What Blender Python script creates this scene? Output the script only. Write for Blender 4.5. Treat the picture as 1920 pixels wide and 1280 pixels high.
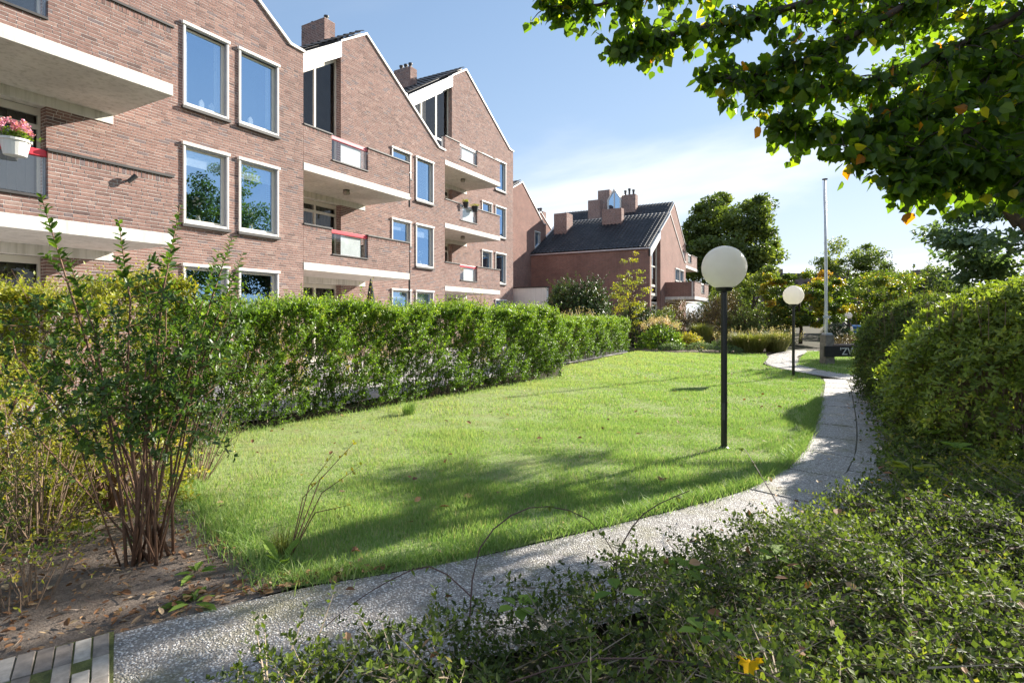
import bpy, math, random
import numpy as np

for o in list(bpy.data.objects):
    bpy.data.objects.remove(o)
scene = bpy.context.scene
COL = scene.collection
random.seed(7)
RNG = np.random.default_rng(11)

# ---------------------------------------------------------------- camera
cam_data = bpy.data.cameras.new("camera")
cam = bpy.data.objects.new("camera", cam_data)
COL.objects.link(cam)
cam.location = (0, 0, 1.55)
cam.rotation_euler = (math.radians(90), 0, math.radians(29.25))
cam_data.sensor_width = 36.0
cam_data.lens = 36.0 * 1041 / 1920
cam_data.shift_y = -44 / 1920
cam_data.clip_start = 0.05
cam_data.clip_end = 2000
scene.camera = cam

# ---------------------------------------------------------------- sky and sun
SUN = np.array([1.87, 4.30, 2.18]); SUN = SUN / np.linalg.norm(SUN)
ELEV = math.asin(SUN[2]); AZ = math.atan2(SUN[0], SUN[1])
world = bpy.data.worlds.new("World")
scene.world = world
world.use_nodes = True
wn, wl = world.node_tree.nodes, world.node_tree.links
wn.clear()
w_out = wn.new("ShaderNodeOutputWorld")
w_bg = wn.new("ShaderNodeBackground"); w_bg.inputs["Strength"].default_value = 0.125
sky = wn.new("ShaderNodeTexSky"); sky.sky_type = 'NISHITA'; sky.sun_disc = False
sky.sun_elevation = ELEV; sky.sun_rotation = AZ
sky.air_density = 1.0; sky.dust_density = 0.08; sky.ozone_density = 2.5
# thin high cloud: noise on the direction vector projected to a flat layer
tc = wn.new("ShaderNodeTexCoord")
sep = wn.new("ShaderNodeSeparateXYZ"); wl.new(tc.outputs["Generated"], sep.inputs[0])
def wmath(op, a, b=None):
    n = wn.new("ShaderNodeMath"); n.operation = op
    for i, v in enumerate((a, b)):
        if v is None: continue
        if isinstance(v, (int, float)): n.inputs[i].default_value = v
        else: wl.new(v, n.inputs[i])
    return n.outputs[0]
zz = wmath('ADD', wmath('MAXIMUM', sep.outputs[2], 0.0), 0.13)
comb = wn.new("ShaderNodeCombineXYZ")
wl.new(wmath('DIVIDE', sep.outputs[0], zz), comb.inputs[0])
wl.new(wmath('DIVIDE', sep.outputs[1], zz), comb.inputs[1])
cmap = wn.new("ShaderNodeMapping"); cmap.inputs["Location"].default_value = (12.1, 0.3, 0.0)
cmap.inputs["Scale"].default_value = (0.42, 0.62, 1.0); cmap.inputs["Rotation"].default_value = (0, 0, 0.5)
wl.new(comb.outputs[0], cmap.inputs[0])
cn = wn.new("ShaderNodeTexNoise"); cn.inputs["Scale"].default_value = 1.0
cn.inputs["Detail"].default_value = 7; cn.inputs["Roughness"].default_value = 0.52; cn.inputs["Distortion"].default_value = 0.5
wl.new(cmap.outputs[0], cn.inputs["Vector"])
cr = wn.new("ShaderNodeMapRange"); cr.interpolation_type = 'SMOOTHSTEP'
cr.inputs["From Min"].default_value = 0.41; cr.inputs["From Max"].default_value = 0.66
wl.new(cn.outputs["Fac"], cr.inputs["Value"])
low = wn.new("ShaderNodeMapRange")           # clouds thin out towards the zenith; unseen overhead cloud added for fill light
low.inputs["From Min"].default_value = 0.16; low.inputs["From Max"].default_value = 0.42
low.inputs["To Min"].default_value = 1.0; low.inputs["To Max"].default_value = 0.4
wl.new(sep.outputs[2], low.inputs["Value"])
cfac = wmath('MULTIPLY', wmath('MULTIPLY', cr.outputs[0], low.outputs[0]), 0.85)
# a milky autumn sky: the bright rim round sun and horizon rolls off evenly over the whole dome
roll = wn.new("ShaderNodeVectorMath"); roll.operation = 'ADD'; roll.inputs[1].default_value = (3.9, 4.1, 4.8); wl.new(sky.outputs[0], roll.inputs[0])
soft = wn.new("ShaderNodeVectorMath"); soft.operation = 'DIVIDE'; wl.new(sky.outputs[0], soft.inputs[0]); wl.new(roll.outputs[0], soft.inputs[1])
gain = wn.new("ShaderNodeVectorMath"); gain.operation = 'MULTIPLY'; gain.inputs[1].default_value = (3.25, 3.45, 4.15); wl.new(soft.outputs[0], gain.inputs[0])
cmix = wn.new("ShaderNodeMixRGB"); cmix.inputs["Color2"].default_value = (2.7, 2.8, 2.95, 1)
wl.new(cfac, cmix.inputs["Fac"]); wl.new(gain.outputs[0], cmix.inputs["Color1"])
wl.new(cmix.outputs[0], w_bg.inputs["Color"]); wl.new(w_bg.outputs[0], w_out.inputs[0])

sun_data = bpy.data.lights.new("sun", 'SUN')
sun_data.energy = 3.9; sun_data.angle = math.radians(0.55); sun_data.color = (1.0, 0.93, 0.82)
sun = bpy.data.objects.new("sun", sun_data); COL.objects.link(sun)
from mathutils import Vector, Matrix
sun.rotation_euler = Vector(SUN).to_track_quat('Z', 'Y').to_euler()
sun.location = (20, 46, 30)

scene.render.engine = 'CYCLES'
scene.view_settings.view_transform = 'Standard'
scene.view_settings.look = 'None'
scene.view_settings.gamma = 1.0
scene.view_settings.use_curve_mapping = False
scene.view_settings.exposure = 1.82
scene.cycles.max_bounces = 8
scene.cycles.transparent_max_bounces = 12
scene.cycles.transmission_bounces = 6

# ---------------------------------------------------------------- helpers
MATS = {}
def mat(name):
    m = bpy.data.materials.new(name); m.use_nodes = True
    m.node_tree.nodes.clear()
    MATS[name] = m
    return m, m.node_tree.nodes, m.node_tree.links

def nd(nodes, kind, **kw):
    n = nodes.new(kind)
    for k, v in kw.items():
        if hasattr(n, k) and k not in n.inputs: setattr(n, k, v)
        else: n.inputs[k].default_value = v
    return n

def ramp(nodes, stops, interp='LINEAR'):
    r = nodes.new("ShaderNodeValToRGB"); e = r.color_ramp.elements; r.color_ramp.interpolation = interp
    while len(e) > 1: e.remove(e[-1])
    e[0].position = stops[0][0]; e[0].color = (*stops[0][1], 1)
    for p, c in stops[1:]:
        k = e.new(p); k.color = (*c, 1)
    return r

def plain(name, col, rough=0.5, metal=0.0, spec=0.5, var=0.12, scale=6.0, bump=0.0, bscale=60.0, streak=0.0):
    """painted / metal / concrete surface with mild uneven tone"""
    m, n, l = mat(name)
    out = n.new("ShaderNodeOutputMaterial"); b = n.new("ShaderNodeBsdfPrincipled")
    b.inputs["Roughness"].default_value = rough; b.inputs["Metallic"].default_value = metal
    b.inputs["Specular IOR Level"].default_value = spec
    t = n.new("ShaderNodeTexCoord")
    nz = nd(n, "ShaderNodeTexNoise", Scale=scale, Detail=6.0, Roughness=0.6); l.new(t.outputs["Object"], nz.inputs["Vector"])
    r = ramp(n, [(0.3, tuple(c * (1 - var) for c in col)), (0.7, tuple(min(1, c * (1 + var)) for c in col))])
    l.new(nz.outputs["Fac"], r.inputs[0]); l.new(r.outputs[0], b.inputs["Base Color"])
    if streak:                       # rain runs: noise drawn out downwards
        mp = n.new("ShaderNodeMapping"); mp.inputs["Scale"].default_value = (9, 9, .5); l.new(t.outputs["Object"], mp.inputs[0])
        ns = nd(n, "ShaderNodeTexNoise", Scale=1.0, Detail=5.0, Roughness=.7); l.new(mp.outputs[0], ns.inputs["Vector"])
        rs = ramp(n, [(.48, (1, 1, 1)), (.72, (1 - streak, 1 - streak, 1 - streak * 1.15))]); l.new(ns.outputs["Fac"], rs.inputs[0])
        mu = n.new("ShaderNodeMixRGB"); mu.blend_type = 'MULTIPLY'; mu.inputs[0].default_value = 1.0; l.new(r.outputs[0], mu.inputs[1]); l.new(rs.outputs[0], mu.inputs[2]); l.new(mu.outputs[0], b.inputs["Base Color"])
    if bump:
        n2 = nd(n, "ShaderNodeTexNoise", Scale=bscale, Detail=4.0); l.new(t.outputs["Object"], n2.inputs["Vector"])
        bp = nd(n, "ShaderNodeBump", Strength=bump, Distance=0.01); l.new(n2.outputs["Fac"], bp.inputs["Height"]); l.new(bp.outputs[0], b.inputs["Normal"])
    l.new(b.outputs[0], out.inputs[0])
    return m

def tone_mat(name, stops, rough=0.75, spec=0.3, nscale=25.0, nvar=0.18, bump=0.25):
    """per-piece colour from the mesh attribute 'tone', broken up by noise"""
    m, n, l = mat(name)
    out = n.new("ShaderNodeOutputMaterial"); b = n.new("ShaderNodeBsdfPrincipled")
    b.inputs["Roughness"].default_value = rough; b.inputs["Specular IOR Level"].default_value = spec
    a = nd(n, "ShaderNodeAttribute", attribute_name="tone")
    r = ramp(n, stops); l.new(a.outputs["Fac"], r.inputs[0])
    t = n.new("ShaderNodeTexCoord")
    nz = nd(n, "ShaderNodeTexNoise", Scale=nscale, Detail=5.0, Roughness=0.65); l.new(t.outputs["Object"], nz.inputs["Vector"])
    mr = nd(n, "ShaderNodeMapRange"); mr.inputs["From Min"].default_value = 0.3; mr.inputs["From Max"].default_value = 0.7
    mr.inputs["To Min"].default_value = 1 - nvar; mr.inputs["To Max"].default_value = 1 + nvar
    l.new(nz.outputs["Fac"], mr.inputs["Value"])
    nb = nd(n, "ShaderNodeTexNoise", Scale=0.55, Detail=4.0, Roughness=0.6); l.new(t.outputs["Object"], nb.inputs["Vector"])
    mb = nd(n, "ShaderNodeMapRange"); mb.inputs["From Min"].default_value = 0.3; mb.inputs["From Max"].default_value = 0.7
    mb.inputs["To Min"].default_value = 0.9; mb.inputs["To Max"].default_value = 1.1
    l.new(nb.outputs["Fac"], mb.inputs["Value"])
    mm = n.new("ShaderNodeMath"); mm.operation = 'MULTIPLY'; l.new(mr.outputs[0], mm.inputs[0]); l.new(mb.outputs[0], mm.inputs[1])
    mx = n.new("ShaderNodeVectorMath"); mx.operation = 'SCALE'; l.new(r.outputs[0], mx.inputs[0]); l.new(mm.outputs[0], mx.inputs["Scale"])
    l.new(mx.outputs[0], b.inputs["Base Color"])
    bp = nd(n, "ShaderNodeBump", Strength=bump, Distance=0.0015); l.new(nz.outputs["Fac"], bp.inputs["Height"]); l.new(bp.outputs[0], b.inputs["Normal"])
    l.new(b.outputs[0], out.inputs[0])
    return m

def leaf_mat(name, stops, trans=0.42, tcol=(1.25, 1.35, 0.45), rough=0.42, spec=0.45):
    """leaf: diffuse and gloss on top, light shining through from behind"""
    m, n, l = mat(name)
    out = n.new("ShaderNodeOutputMaterial"); b = n.new("ShaderNodeBsdfPrincipled")
    b.inputs["Roughness"].default_value = rough; b.inputs["Specular IOR Level"].default_value = spec
    a = nd(n, "ShaderNodeAttribute", attribute_name="tone")
    r = ramp(n, stops); l.new(a.outputs["Fac"], r.inputs[0]); l.new(r.outputs[0], b.inputs["Base Color"])
    tr = n.new("ShaderNodeBsdfTranslucent")
    mx = n.new("ShaderNodeVectorMath"); mx.operation = 'MULTIPLY'; l.new(r.outputs[0], mx.inputs[0]); mx.inputs[1].default_value = tcol
    l.new(mx.outputs[0], tr.inputs["Color"])
    ms = n.new("ShaderNodeMixShader"); ms.inputs[0].default_value = trans
    l.new(b.outputs[0], ms.inputs[1]); l.new(tr.outputs[0], ms.inputs[2]); l.new(ms.outputs[0], out.inputs[0])
    return m

def link(o, parent=None):
    COL.objects.link(o)
    if parent is not None: o.parent = parent
    return o

def tag(o, label=None, cat=None, group=None, kind=None):
    if label: o["label"] = label
    if cat: o["category"] = cat
    if group: o["group"] = group
    if kind: o["kind"] = kind
    return o

def empty(name, loc=(0, 0, 0), label=None, cat=None, group=None):
    o = bpy.data.objects.new(name, None); o.empty_display_size = 0.1
    COL.objects.link(o); o.location = loc
    return tag(o, label, cat, group)

def np_mesh(name, V, Fc, m, parent=None, tone=None, smooth=False, loc=None):
    """mesh object from arrays: Fc is (n,k), every face with k corners; or a list of such arrays"""
    if isinstance(Fc, np.ndarray): Fc = [Fc]
    V = np.asarray(V, np.float32)
    if loc is None and parent is not None:
        if parent.type == 'EMPTY': loc = parent.location
        elif parent.parent is not None: loc = parent.parent.location
    if loc is not None and parent is not None: V = V - np.asarray(loc, np.float32)
    me = bpy.data.meshes.new(name)
    me.vertices.add(len(V)); me.vertices.foreach_set("co", V.ravel())
    nl = sum(f.size for f in Fc); nf = sum(len(f) for f in Fc)
    me.loops.add(nl); me.polygons.add(nf)
    me.loops.foreach_set("vertex_index", np.concatenate([f.ravel() for f in Fc]).astype(np.int32))
    st, c = [], 0
    for f in Fc:
        st.append(c + np.arange(len(f)) * f.shape[1]); c += f.size
    me.polygons.foreach_set("loop_start", np.concatenate(st).astype(np.int32))
    me.polygons.foreach_set("use_smooth", np.full(nf, bool(smooth)))
    me.update(calc_edges=True); me.validate()
    if tone is not None and len(me.vertices) == len(tone):
        at = me.attributes.new("tone", 'FLOAT', 'POINT'); at.data.foreach_set("value", np.asarray(tone, np.float32))
    me.materials.append(m)
    o = bpy.data.objects.new(name, me)
    return link(o, parent)

class MB:
    """collects boxes, prisms, tubes and lathes into ONE mesh object"""
    def __init__(s): s.v, s.f, s.t = [], [], []
    def add(s, vs, fs, tone=0.5):
        k = len(s.v); s.v += [tuple(p) for p in vs]; s.f += [tuple(i + k for i in f) for f in fs]; s.t += [tone] * len(vs)
    def box(s, x0, x1, y0, y1, z0, z1, tone=0.5):
        s.add([(x0, y0, z0), (x1, y0, z0), (x1, y1, z0), (x0, y1, z0), (x0, y0, z1), (x1, y0, z1), (x1, y1, z1), (x0, y1, z1)],
              [(0, 3, 2, 1), (4, 5, 6, 7), (0, 1, 5, 4), (1, 2, 6, 5), (2, 3, 7, 6), (3, 0, 4, 7)], tone)
    def prism(s, poly, axis, a, b, tone=0.5):
        """poly of 2D points extruded along axis ('x': (y,z), 'y': (x,z), 'z': (x,y))"""
        n = len(poly)
        def P(q, w):
            return {'x': (w, q[0], q[1]), 'y': (q[0], w, q[1]), 'z': (q[0], q[1], w)}[axis]
        vs = [P(q, a) for q in poly] + [P(q, b) for q in poly]
        fs = [tuple(range(n)), tuple(range(2 * n - 1, n - 1, -1))] + [(i, (i + 1) % n + 0, (i + 1) % n + n, i + n) for i in range(n)]
        q = np.array(vs[:n]); ar = sum(poly[i][0] * poly[(i + 1) % n][1] - poly[(i + 1) % n][0] * poly[i][1] for i in range(n))
        sgn = ar * (b - a) * (-1 if axis == 'y' else 1)
        if sgn > 0: fs = [f[::-1] for f in fs]
        s.add(vs, fs, tone)
    def tube(s, pts, rad, sides=6, tone=0.5):
        pts = [Vector(p) for p in pts]; n = len(pts)
        if not hasattr(rad, '__len__'): rad = [rad] * n
        vs = []
        for i, p in enumerate(pts):
            d = (pts[min(i + 1, n - 1)] - pts[max(i - 1, 0)]).normalized()
            u = d.orthogonal().normalized() if abs(d.z) < .95 else Vector((1, 0, 0))
            u = (u - d * u.dot(d)).normalized(); w = d.cross(u)
            for k in range(sides):
                a = 2 * math.pi * k / sides
                vs.append(p + (u * math.cos(a) + w * math.sin(a)) * rad[i])
        fs = []
        for i in range(n - 1):
            for k in range(sides):
                a, b = i * sides + k, i * sides + (k + 1) % sides
                fs.append((a, b, b + sides, a + sides))
        fs.append(tuple(range(sides - 1, -1, -1))); fs.append(tuple(range((n - 1) * sides, n * sides)))
        s.add(vs, fs, tone)
    def lathe(s, prof, c, seg=24, tone=0.5):
        vs, fs = [], []; n = len(prof)
        for (r, z) in prof:
            for k in range(seg):
                a = 2 * math.pi * k / seg; vs.append((c[0] + r * math.cos(a), c[1] + r * math.sin(a), c[2] + z))
        for i in range(n - 1):
            for k in range(seg):
                a, b = i * seg + k, i * seg + (k + 1) % seg
                fs.append((a, b, b + seg, a + seg))
        fs.append(tuple(range(seg - 1, -1, -1))); fs.append(tuple(range((n - 1) * seg, n * seg)))
        s.add(vs, fs, tone)
    def build(s, name, m, parent=None, smooth=False, bevel=0.0):
        loc = (0, 0, 0)
        if parent is not None and parent.type == 'EMPTY': loc = parent.location
        elif parent is not None and parent.parent is not None: loc = parent.parent.location
        me = bpy.data.meshes.new(name)
        me.from_pydata([(p[0] - loc[0], p[1] - loc[1], p[2] - loc[2]) for p in s.v], [], s.f); me.update()
        at = me.attributes.new("tone", 'FLOAT', 'POINT'); at.data.foreach_set("value", np.asarray(s.t, np.float32))
        if smooth: me.polygons.foreach_set("use_smooth", np.ones(len(me.polygons), bool))
        me.materials.append(m)
        o = bpy.data.objects.new(name, me); link(o, parent)
        if bevel:
            b = o.modifiers.new("bevel", 'BEVEL'); b.width = bevel; b.segments = 2; b.limit_method = 'ANGLE'
        return o

def in_poly(P, poly):
    x, y = P[:, 0], P[:, 1]; r = np.zeros(len(P), bool); n = len(poly); j = n - 1
    for i in range(n):
        xi, yi = poly[i]; xj, yj = poly[j]
        c = ((yi > y) != (yj > y)) & (x < (xj - xi) * (y - yi) / (yj - yi + 1e-12) + xi)
        r ^= c; j = i
    return r

def unit(a): return a / np.maximum(np.linalg.norm(a, axis=-1, keepdims=True), 1e-9)

# ---------------------------------------------------------------- materials
BRICK = tone_mat("brick_clay", [(0, (.13, .085, .078)), (.2, (.20, .122, .105)), (.5, (.255, .153, .13)), (.75, (.30, .18, .15)), (.92, (.33, .225, .19)), (1, (.18, .135, .135))], rough=.85, spec=.2)
MORTAR = plain("mortar", (.66, .62, .58), rough=.95, spec=.1, var=.2, scale=3.0, bump=.3)
WHITE = plain("white_paint", (.74, .725, .69), rough=.5, var=.06, scale=2.0, streak=.16)
SLABW = plain("white_slab_paint", (.72, .69, .64), rough=.75, var=.12, scale=1.7, bump=.1, streak=.32)
JAMB_SHADE = plain("jamb_shade_grey", (.34, .345, .36), rough=.5, var=.06)  # grey of the window jambs has the shade of the reveal painted in
CREAM = plain("cream_frame_paint", (.70, .66, .57), rough=.4, var=.04)
COPING = plain("dark_coping", (.045, .042, .042), rough=.6, var=.2)
ZINC = plain("zinc_sheet", (.42, .46, .52), rough=.35, metal=.6, var=.12)
RED = plain("red_rail_paint", (.62, .035, .06), rough=.4, var=.08)
BLACK = plain("black_paint", (.012, .013, .013), rough=.38, var=.1)
CURTAIN = plain("net_curtain", (.55, .55, .52), rough=.9, var=.1, scale=3)
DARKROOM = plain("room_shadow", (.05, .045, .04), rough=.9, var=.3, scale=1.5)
BLIND = plain("white_blind", (.75, .75, .73), rough=.8, var=.04)
CHIMB = None
ROOFT = tone_mat("dark_roof_tile", [(0, (.018, .02, .024)), (.6, (.034, .036, .042)), (1, (.06, .058, .06))], rough=.55, spec=.4, nscale=8)

def brick_sheet(name, c1, c2, mortar, sc=1.0):
    """brickwork of the faces too far off to tell the bricks apart"""
    m, n, l = mat(name)
    out = n.new("ShaderNodeOutputMaterial"); b = n.new("ShaderNodeBsdfPrincipled"); b.inputs["Roughness"].default_value = .88
    b.inputs["Specular IOR Level"].default_value = .2
    t = n.new("ShaderNodeTexCoord"); s = n.new("ShaderNodeSeparateXYZ"); l.new(t.outputs["Object"], s.inputs[0])
    ad = n.new("ShaderNodeMath"); ad.operation = 'ADD'; l.new(s.outputs[0], ad.inputs[0]); l.new(s.outputs[1], ad.inputs[1])
    cb = n.new("ShaderNodeCombineXYZ"); l.new(ad.outputs[0], cb.inputs[0]); l.new(s.outputs[2], cb.inputs[1])
    br = nd(n, "ShaderNodeTexBrick", Scale=1.0); br.inputs["Brick Width"].default_value = .22 * sc; br.inputs["Row Height"].default_value = .0625 * sc
    br.inputs["Mortar Size"].default_value = .008 * sc; br.inputs["Color1"].default_value = (*c1, 1); br.inputs["Color2"].default_value = (*c2, 1)
    br.inputs["Mortar"].default_value = (*mortar, 1); br.inputs["Bias"].default_value = -.1
    l.new(cb.outputs[0], br.inputs["Vector"])
    nz = nd(n, "ShaderNodeTexNoise", Scale=.7, Detail=6.0, Roughness=.65); l.new(t.outputs["Object"], nz.inputs["Vector"])
    mr = nd(n, "ShaderNodeMapRange"); mr.inputs["From Min"].default_value = .3; mr.inputs["From Max"].default_value = .7
    mr.inputs["To Min"].default_value = .78; mr.inputs["To Max"].default_value = 1.2; l.new(nz.outputs["Fac"], mr.inputs["Value"])
    vm = n.new("ShaderNodeVectorMath"); vm.operation = 'SCALE'; l.new(br.outputs["Color"], vm.inputs[0]); l.new(mr.outputs[0], vm.inputs["Scale"])
    l.new(vm.outputs[0], b.inputs["Base Color"])
    bp = nd(n, "ShaderNodeBump", Strength=.5, Distance=.01); l.new(br.outputs["Fac"], bp.inputs["Height"]); bp.invert = True
    l.new(bp.outputs[0], b.inputs["Normal"]); l.new(b.outputs[0], out.inputs[0])
    return m
BSHEET = brick_sheet("brickwork_sheet", (.26, .125, .098), (.18, .09, .074), (.36, .30, .265))

def glass_mat(name, tint=(.9, .95, 1.0), boost=.10, rough=.0):
    m, n, l = mat(name)
    out = n.new("ShaderNodeOutputMaterial"); g = n.new("ShaderNodeBsdfGlossy"); g.inputs["Roughness"].default_value = rough
    g.inputs["Color"].default_value = (*tint, 1)
    tr = n.new("ShaderNodeBsdfTransparent"); tr.inputs["Color"].default_value = (.93, .95, .95, 1)
    lw = nd(n, "ShaderNodeLayerWeight", Blend=.5); pw = n.new("ShaderNodeMath"); pw.operation = 'POWER'; pw.inputs[1].default_value = 4.0
    l.new(lw.outputs["Facing"], pw.inputs[0])
    ma = n.new("ShaderNodeMath"); ma.operation = 'MULTIPLY_ADD'; ma.inputs[1].default_value = 1 - boost; ma.inputs[2].default_value = boost; l.new(pw.outputs[0], ma.inputs[0])
    gm = n.new("ShaderNodeNewGeometry"); nb = n.new("ShaderNodeMath"); nb.operation = 'SUBTRACT'; nb.inputs[0].default_value = 1.0; l.new(gm.outputs["Backfacing"], nb.inputs[1])
    ad = n.new("ShaderNodeMath"); ad.operation = 'MULTIPLY'; l.new(ma.outputs[0], ad.inputs[0]); l.new(nb.outputs[0], ad.inputs[1])
    # old panes are never perfectly flat
    t = n.new("ShaderNodeTexCoord"); nz = nd(n, "ShaderNodeTexNoise", Scale=1.6, Detail=1.0); l.new(t.outputs["Object"], nz.inputs["Vector"])
    bp = nd(n, "ShaderNodeBump", Strength=.015, Distance=.05); l.new(nz.outputs["Fac"], bp.inputs["Height"]); l.new(bp.outputs[0], g.inputs["Normal"])
    mx = n.new("ShaderNodeMixShader"); l.new(ad.outputs[0], mx.inputs[0]); l.new(tr.outputs[0], mx.inputs[1]); l.new(g.outputs[0], mx.inputs[2])
    l.new(mx.outputs[0], out.inputs[0])
    return m
GLASS = glass_mat("window_glass", tint=(.40, .66, 1.0), boost=.55)
GLASSL = glass_mat("loggia_glass", boost=.05)
GLASS2 = glass_mat("balcony_glass", boost=.14, rough=.04)

# ================================================================ ground and paths
def ground_material():
    m, n, l = mat("earth_and_weeds")
    out = n.new("ShaderNodeOutputMaterial"); b = n.new("ShaderNodeBsdfPrincipled"); b.inputs["Roughness"].default_value = .95
    b.inputs["Specular IOR Level"].default_value = .1
    t = n.new("ShaderNodeTexCoord"); nz = nd(n, "ShaderNodeTexNoise", Scale=1.8, Detail=9.0, Roughness=.65); l.new(t.outputs["Object"], nz.inputs["Vector"])
    r = ramp(n, [(.3, (.035, .028, .02)), (.5, (.06, .05, .032)), (.62, (.05, .065, .022)), (.75, (.06, .09, .025))])
    l.new(nz.outputs["Fac"], r.inputs[0]); l.new(r.outputs[0], b.inputs["Base Color"]); l.new(b.outputs[0], out.inputs[0])
    return m
def soil_material():
    m, n, l = mat("dry_soil")
    out = n.new("ShaderNodeOutputMaterial"); b = n.new("ShaderNodeBsdfPrincipled"); b.inputs["Roughness"].default_value = .95
    b.inputs["Specular IOR Level"].default_value = .1
    t = n.new("ShaderNodeTexCoord")
    n1 = nd(n, "ShaderNodeTexNoise", Scale=3.0, Detail=8.0, Roughness=.7); l.new(t.outputs["Object"], n1.inputs["Vector"])
    n2 = nd(n, "ShaderNodeTexNoise", Scale=70.0, Detail=6.0, Roughness=.75); l.new(t.outputs["Object"], n2.inputs["Vector"])
    r = ramp(n, [(.3, (.09, .068, .053)), (.48, (.19, .15, .122)), (.66, (.33, .275, .23))])
    ad = n.new("ShaderNodeMath"); ad.operation = 'MULTIPLY_ADD'; ad.inputs[1].default_value = .6; l.new(n2.outputs["Fac"], ad.inputs[0])
    sc = n.new("ShaderNodeMath"); sc.operation = 'MULTIPLY'; sc.inputs[1].default_value = .4; l.new(n1.outputs["Fac"], sc.inputs[0]); l.new(sc.outputs[0], ad.inputs[2])
    l.new(ad.outputs[0], r.inputs[0]); l.new(r.outputs[0], b.inputs["Base Color"])
    bp = nd(n, "ShaderNodeBump", Strength=.9, Distance=.02); l.new(n2.outputs["Fac"], bp.inputs["Height"]); l.new(bp.outputs[0], b.inputs["Normal"])
    l.new(b.outputs[0], out.inputs[0])
    return m
def lawn_material():
    m, n, l = mat("lawn_turf")
    out = n.new("ShaderNodeOutputMaterial"); b = n.new("ShaderNodeBsdfPrincipled"); b.inputs["Roughness"].default_value = .9
    b.inputs["Specular IOR Level"].default_value = .1
    t = n.new("ShaderNodeTexCoord"); nz = nd(n, "ShaderNodeTexNoise", Scale=2.2, Detail=8.0, Roughness=.7); l.new(t.outputs["Object"], nz.inputs["Vector"])
    r = ramp(n, [(.22, (.24, .19, .11)), (.36, (.27, .28, .12)), (.55, (.29, .35, .14)), (.8, (.35, .41, .17))])
    l.new(nz.outputs["Fac"], r.inputs[0]); l.new(r.outputs[0], b.inputs["Base Color"])
    n2 = nd(n, "ShaderNodeTexNoise", Scale=120.0, Detail=3.0); l.new(t.outputs["Object"], n2.inputs["Vector"])
    bp = nd(n, "ShaderNodeBump", Strength=.8, Distance=.02); l.new(n2.outputs["Fac"], bp.inputs["Height"]); l.new(bp.outputs[0], b.inputs["Normal"])
    l.new(b.outputs[0], out.inputs[0])
    return m
def aggregate_material():
    """washed-pebble concrete: pale rounded stones in a dark matrix, moss in patches"""
    m, n, l = mat("exposed_aggregate")
    out = n.new("ShaderNodeOutputMaterial"); b = n.new("ShaderNodeBsdfPrincipled"); b.inputs["Roughness"].default_value = .55
    b.inputs["Specular IOR Level"].default_value = .35
    t = n.new("ShaderNodeTexCoord")
    wz = nd(n, "ShaderNodeTexNoise", Scale=45.0, Detail=2.0); l.new(t.outputs["Object"], wz.inputs["Vector"])
    vmx = n.new("ShaderNodeMixRGB"); vmx.inputs[0].default_value = .012; l.new(t.outputs["Object"], vmx.inputs[1]); l.new(wz.outputs["Color"], vmx.inputs[2])
    vo = nd(n, "ShaderNodeTexVoronoi", Scale=84.0, Randomness=1.0); l.new(vmx.outputs[0], vo.inputs["Vector"])
    sep = n.new("ShaderNodeSeparateColor"); l.new(vo.outputs["Color"], sep.inputs[0])
    stone = ramp(n, [(0, (.13, .12, .113)), (.2, (.23, .21, .197)), (.42, (.35, .328, .308)), (.7, (.49, .465, .445)), (1, (.72, .70, .68))])
    l.new(sep.outputs[0], stone.inputs[0])
    edge = ramp(n, [(.44, (1, 1, 1)), (.62, (0, 0, 0))]); l.new(vo.outputs["Distance"], edge.inputs[0])
    mx = n.new("ShaderNodeMixRGB"); mx.inputs[1].default_value = (.21, .19, .175, 1); l.new(edge.outputs[0], mx.inputs[0]); l.new(stone.outputs[0], mx.inputs[2])
    nm = nd(n, "ShaderNodeTexNoise", Scale=1.7, Detail=7.0, Roughness=.7); l.new(t.outputs["Object"], nm.inputs["Vector"])
    moss = ramp(n, [(.5, (0, 0, 0)), (.70, (.7, .7, .7))]); l.new(nm.outputs["Fac"], moss.inputs[0])
    m2 = n.new("ShaderNodeMixRGB"); m2.inputs[2].default_value = (.16, .15, .05, 1); l.new(moss.outputs[0], m2.inputs[0]); l.new(mx.outputs[0], m2.inputs[1])
    l.new(m2.outputs[0], b.inputs["Base Color"])
    h = ramp(n, [(0, (1, 1, 1)), (.62, (0, 0, 0))]); l.new(vo.outputs["Distance"], h.inputs[0])
    bp = nd(n, "ShaderNodeBump", Strength=.9, Distance=.006); l.new(h.outputs[0], bp.inputs["Height"]); l.new(bp.outputs[0], b.inputs["Normal"])
    l.new(b.outputs[0], out.inputs[0])
    return m
EARTH, SOIL, TURF, AGG = ground_material(), soil_material(), lawn_material(), aggregate_material()

g = MB(); g.add([(-600, -600, -.03), (600, -600, -.03), (600, 900, -.03), (-600, 900, -.03)], [(0, 1, 2, 3)])
tag(g.build("ground", EARTH), kind="structure")

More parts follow.
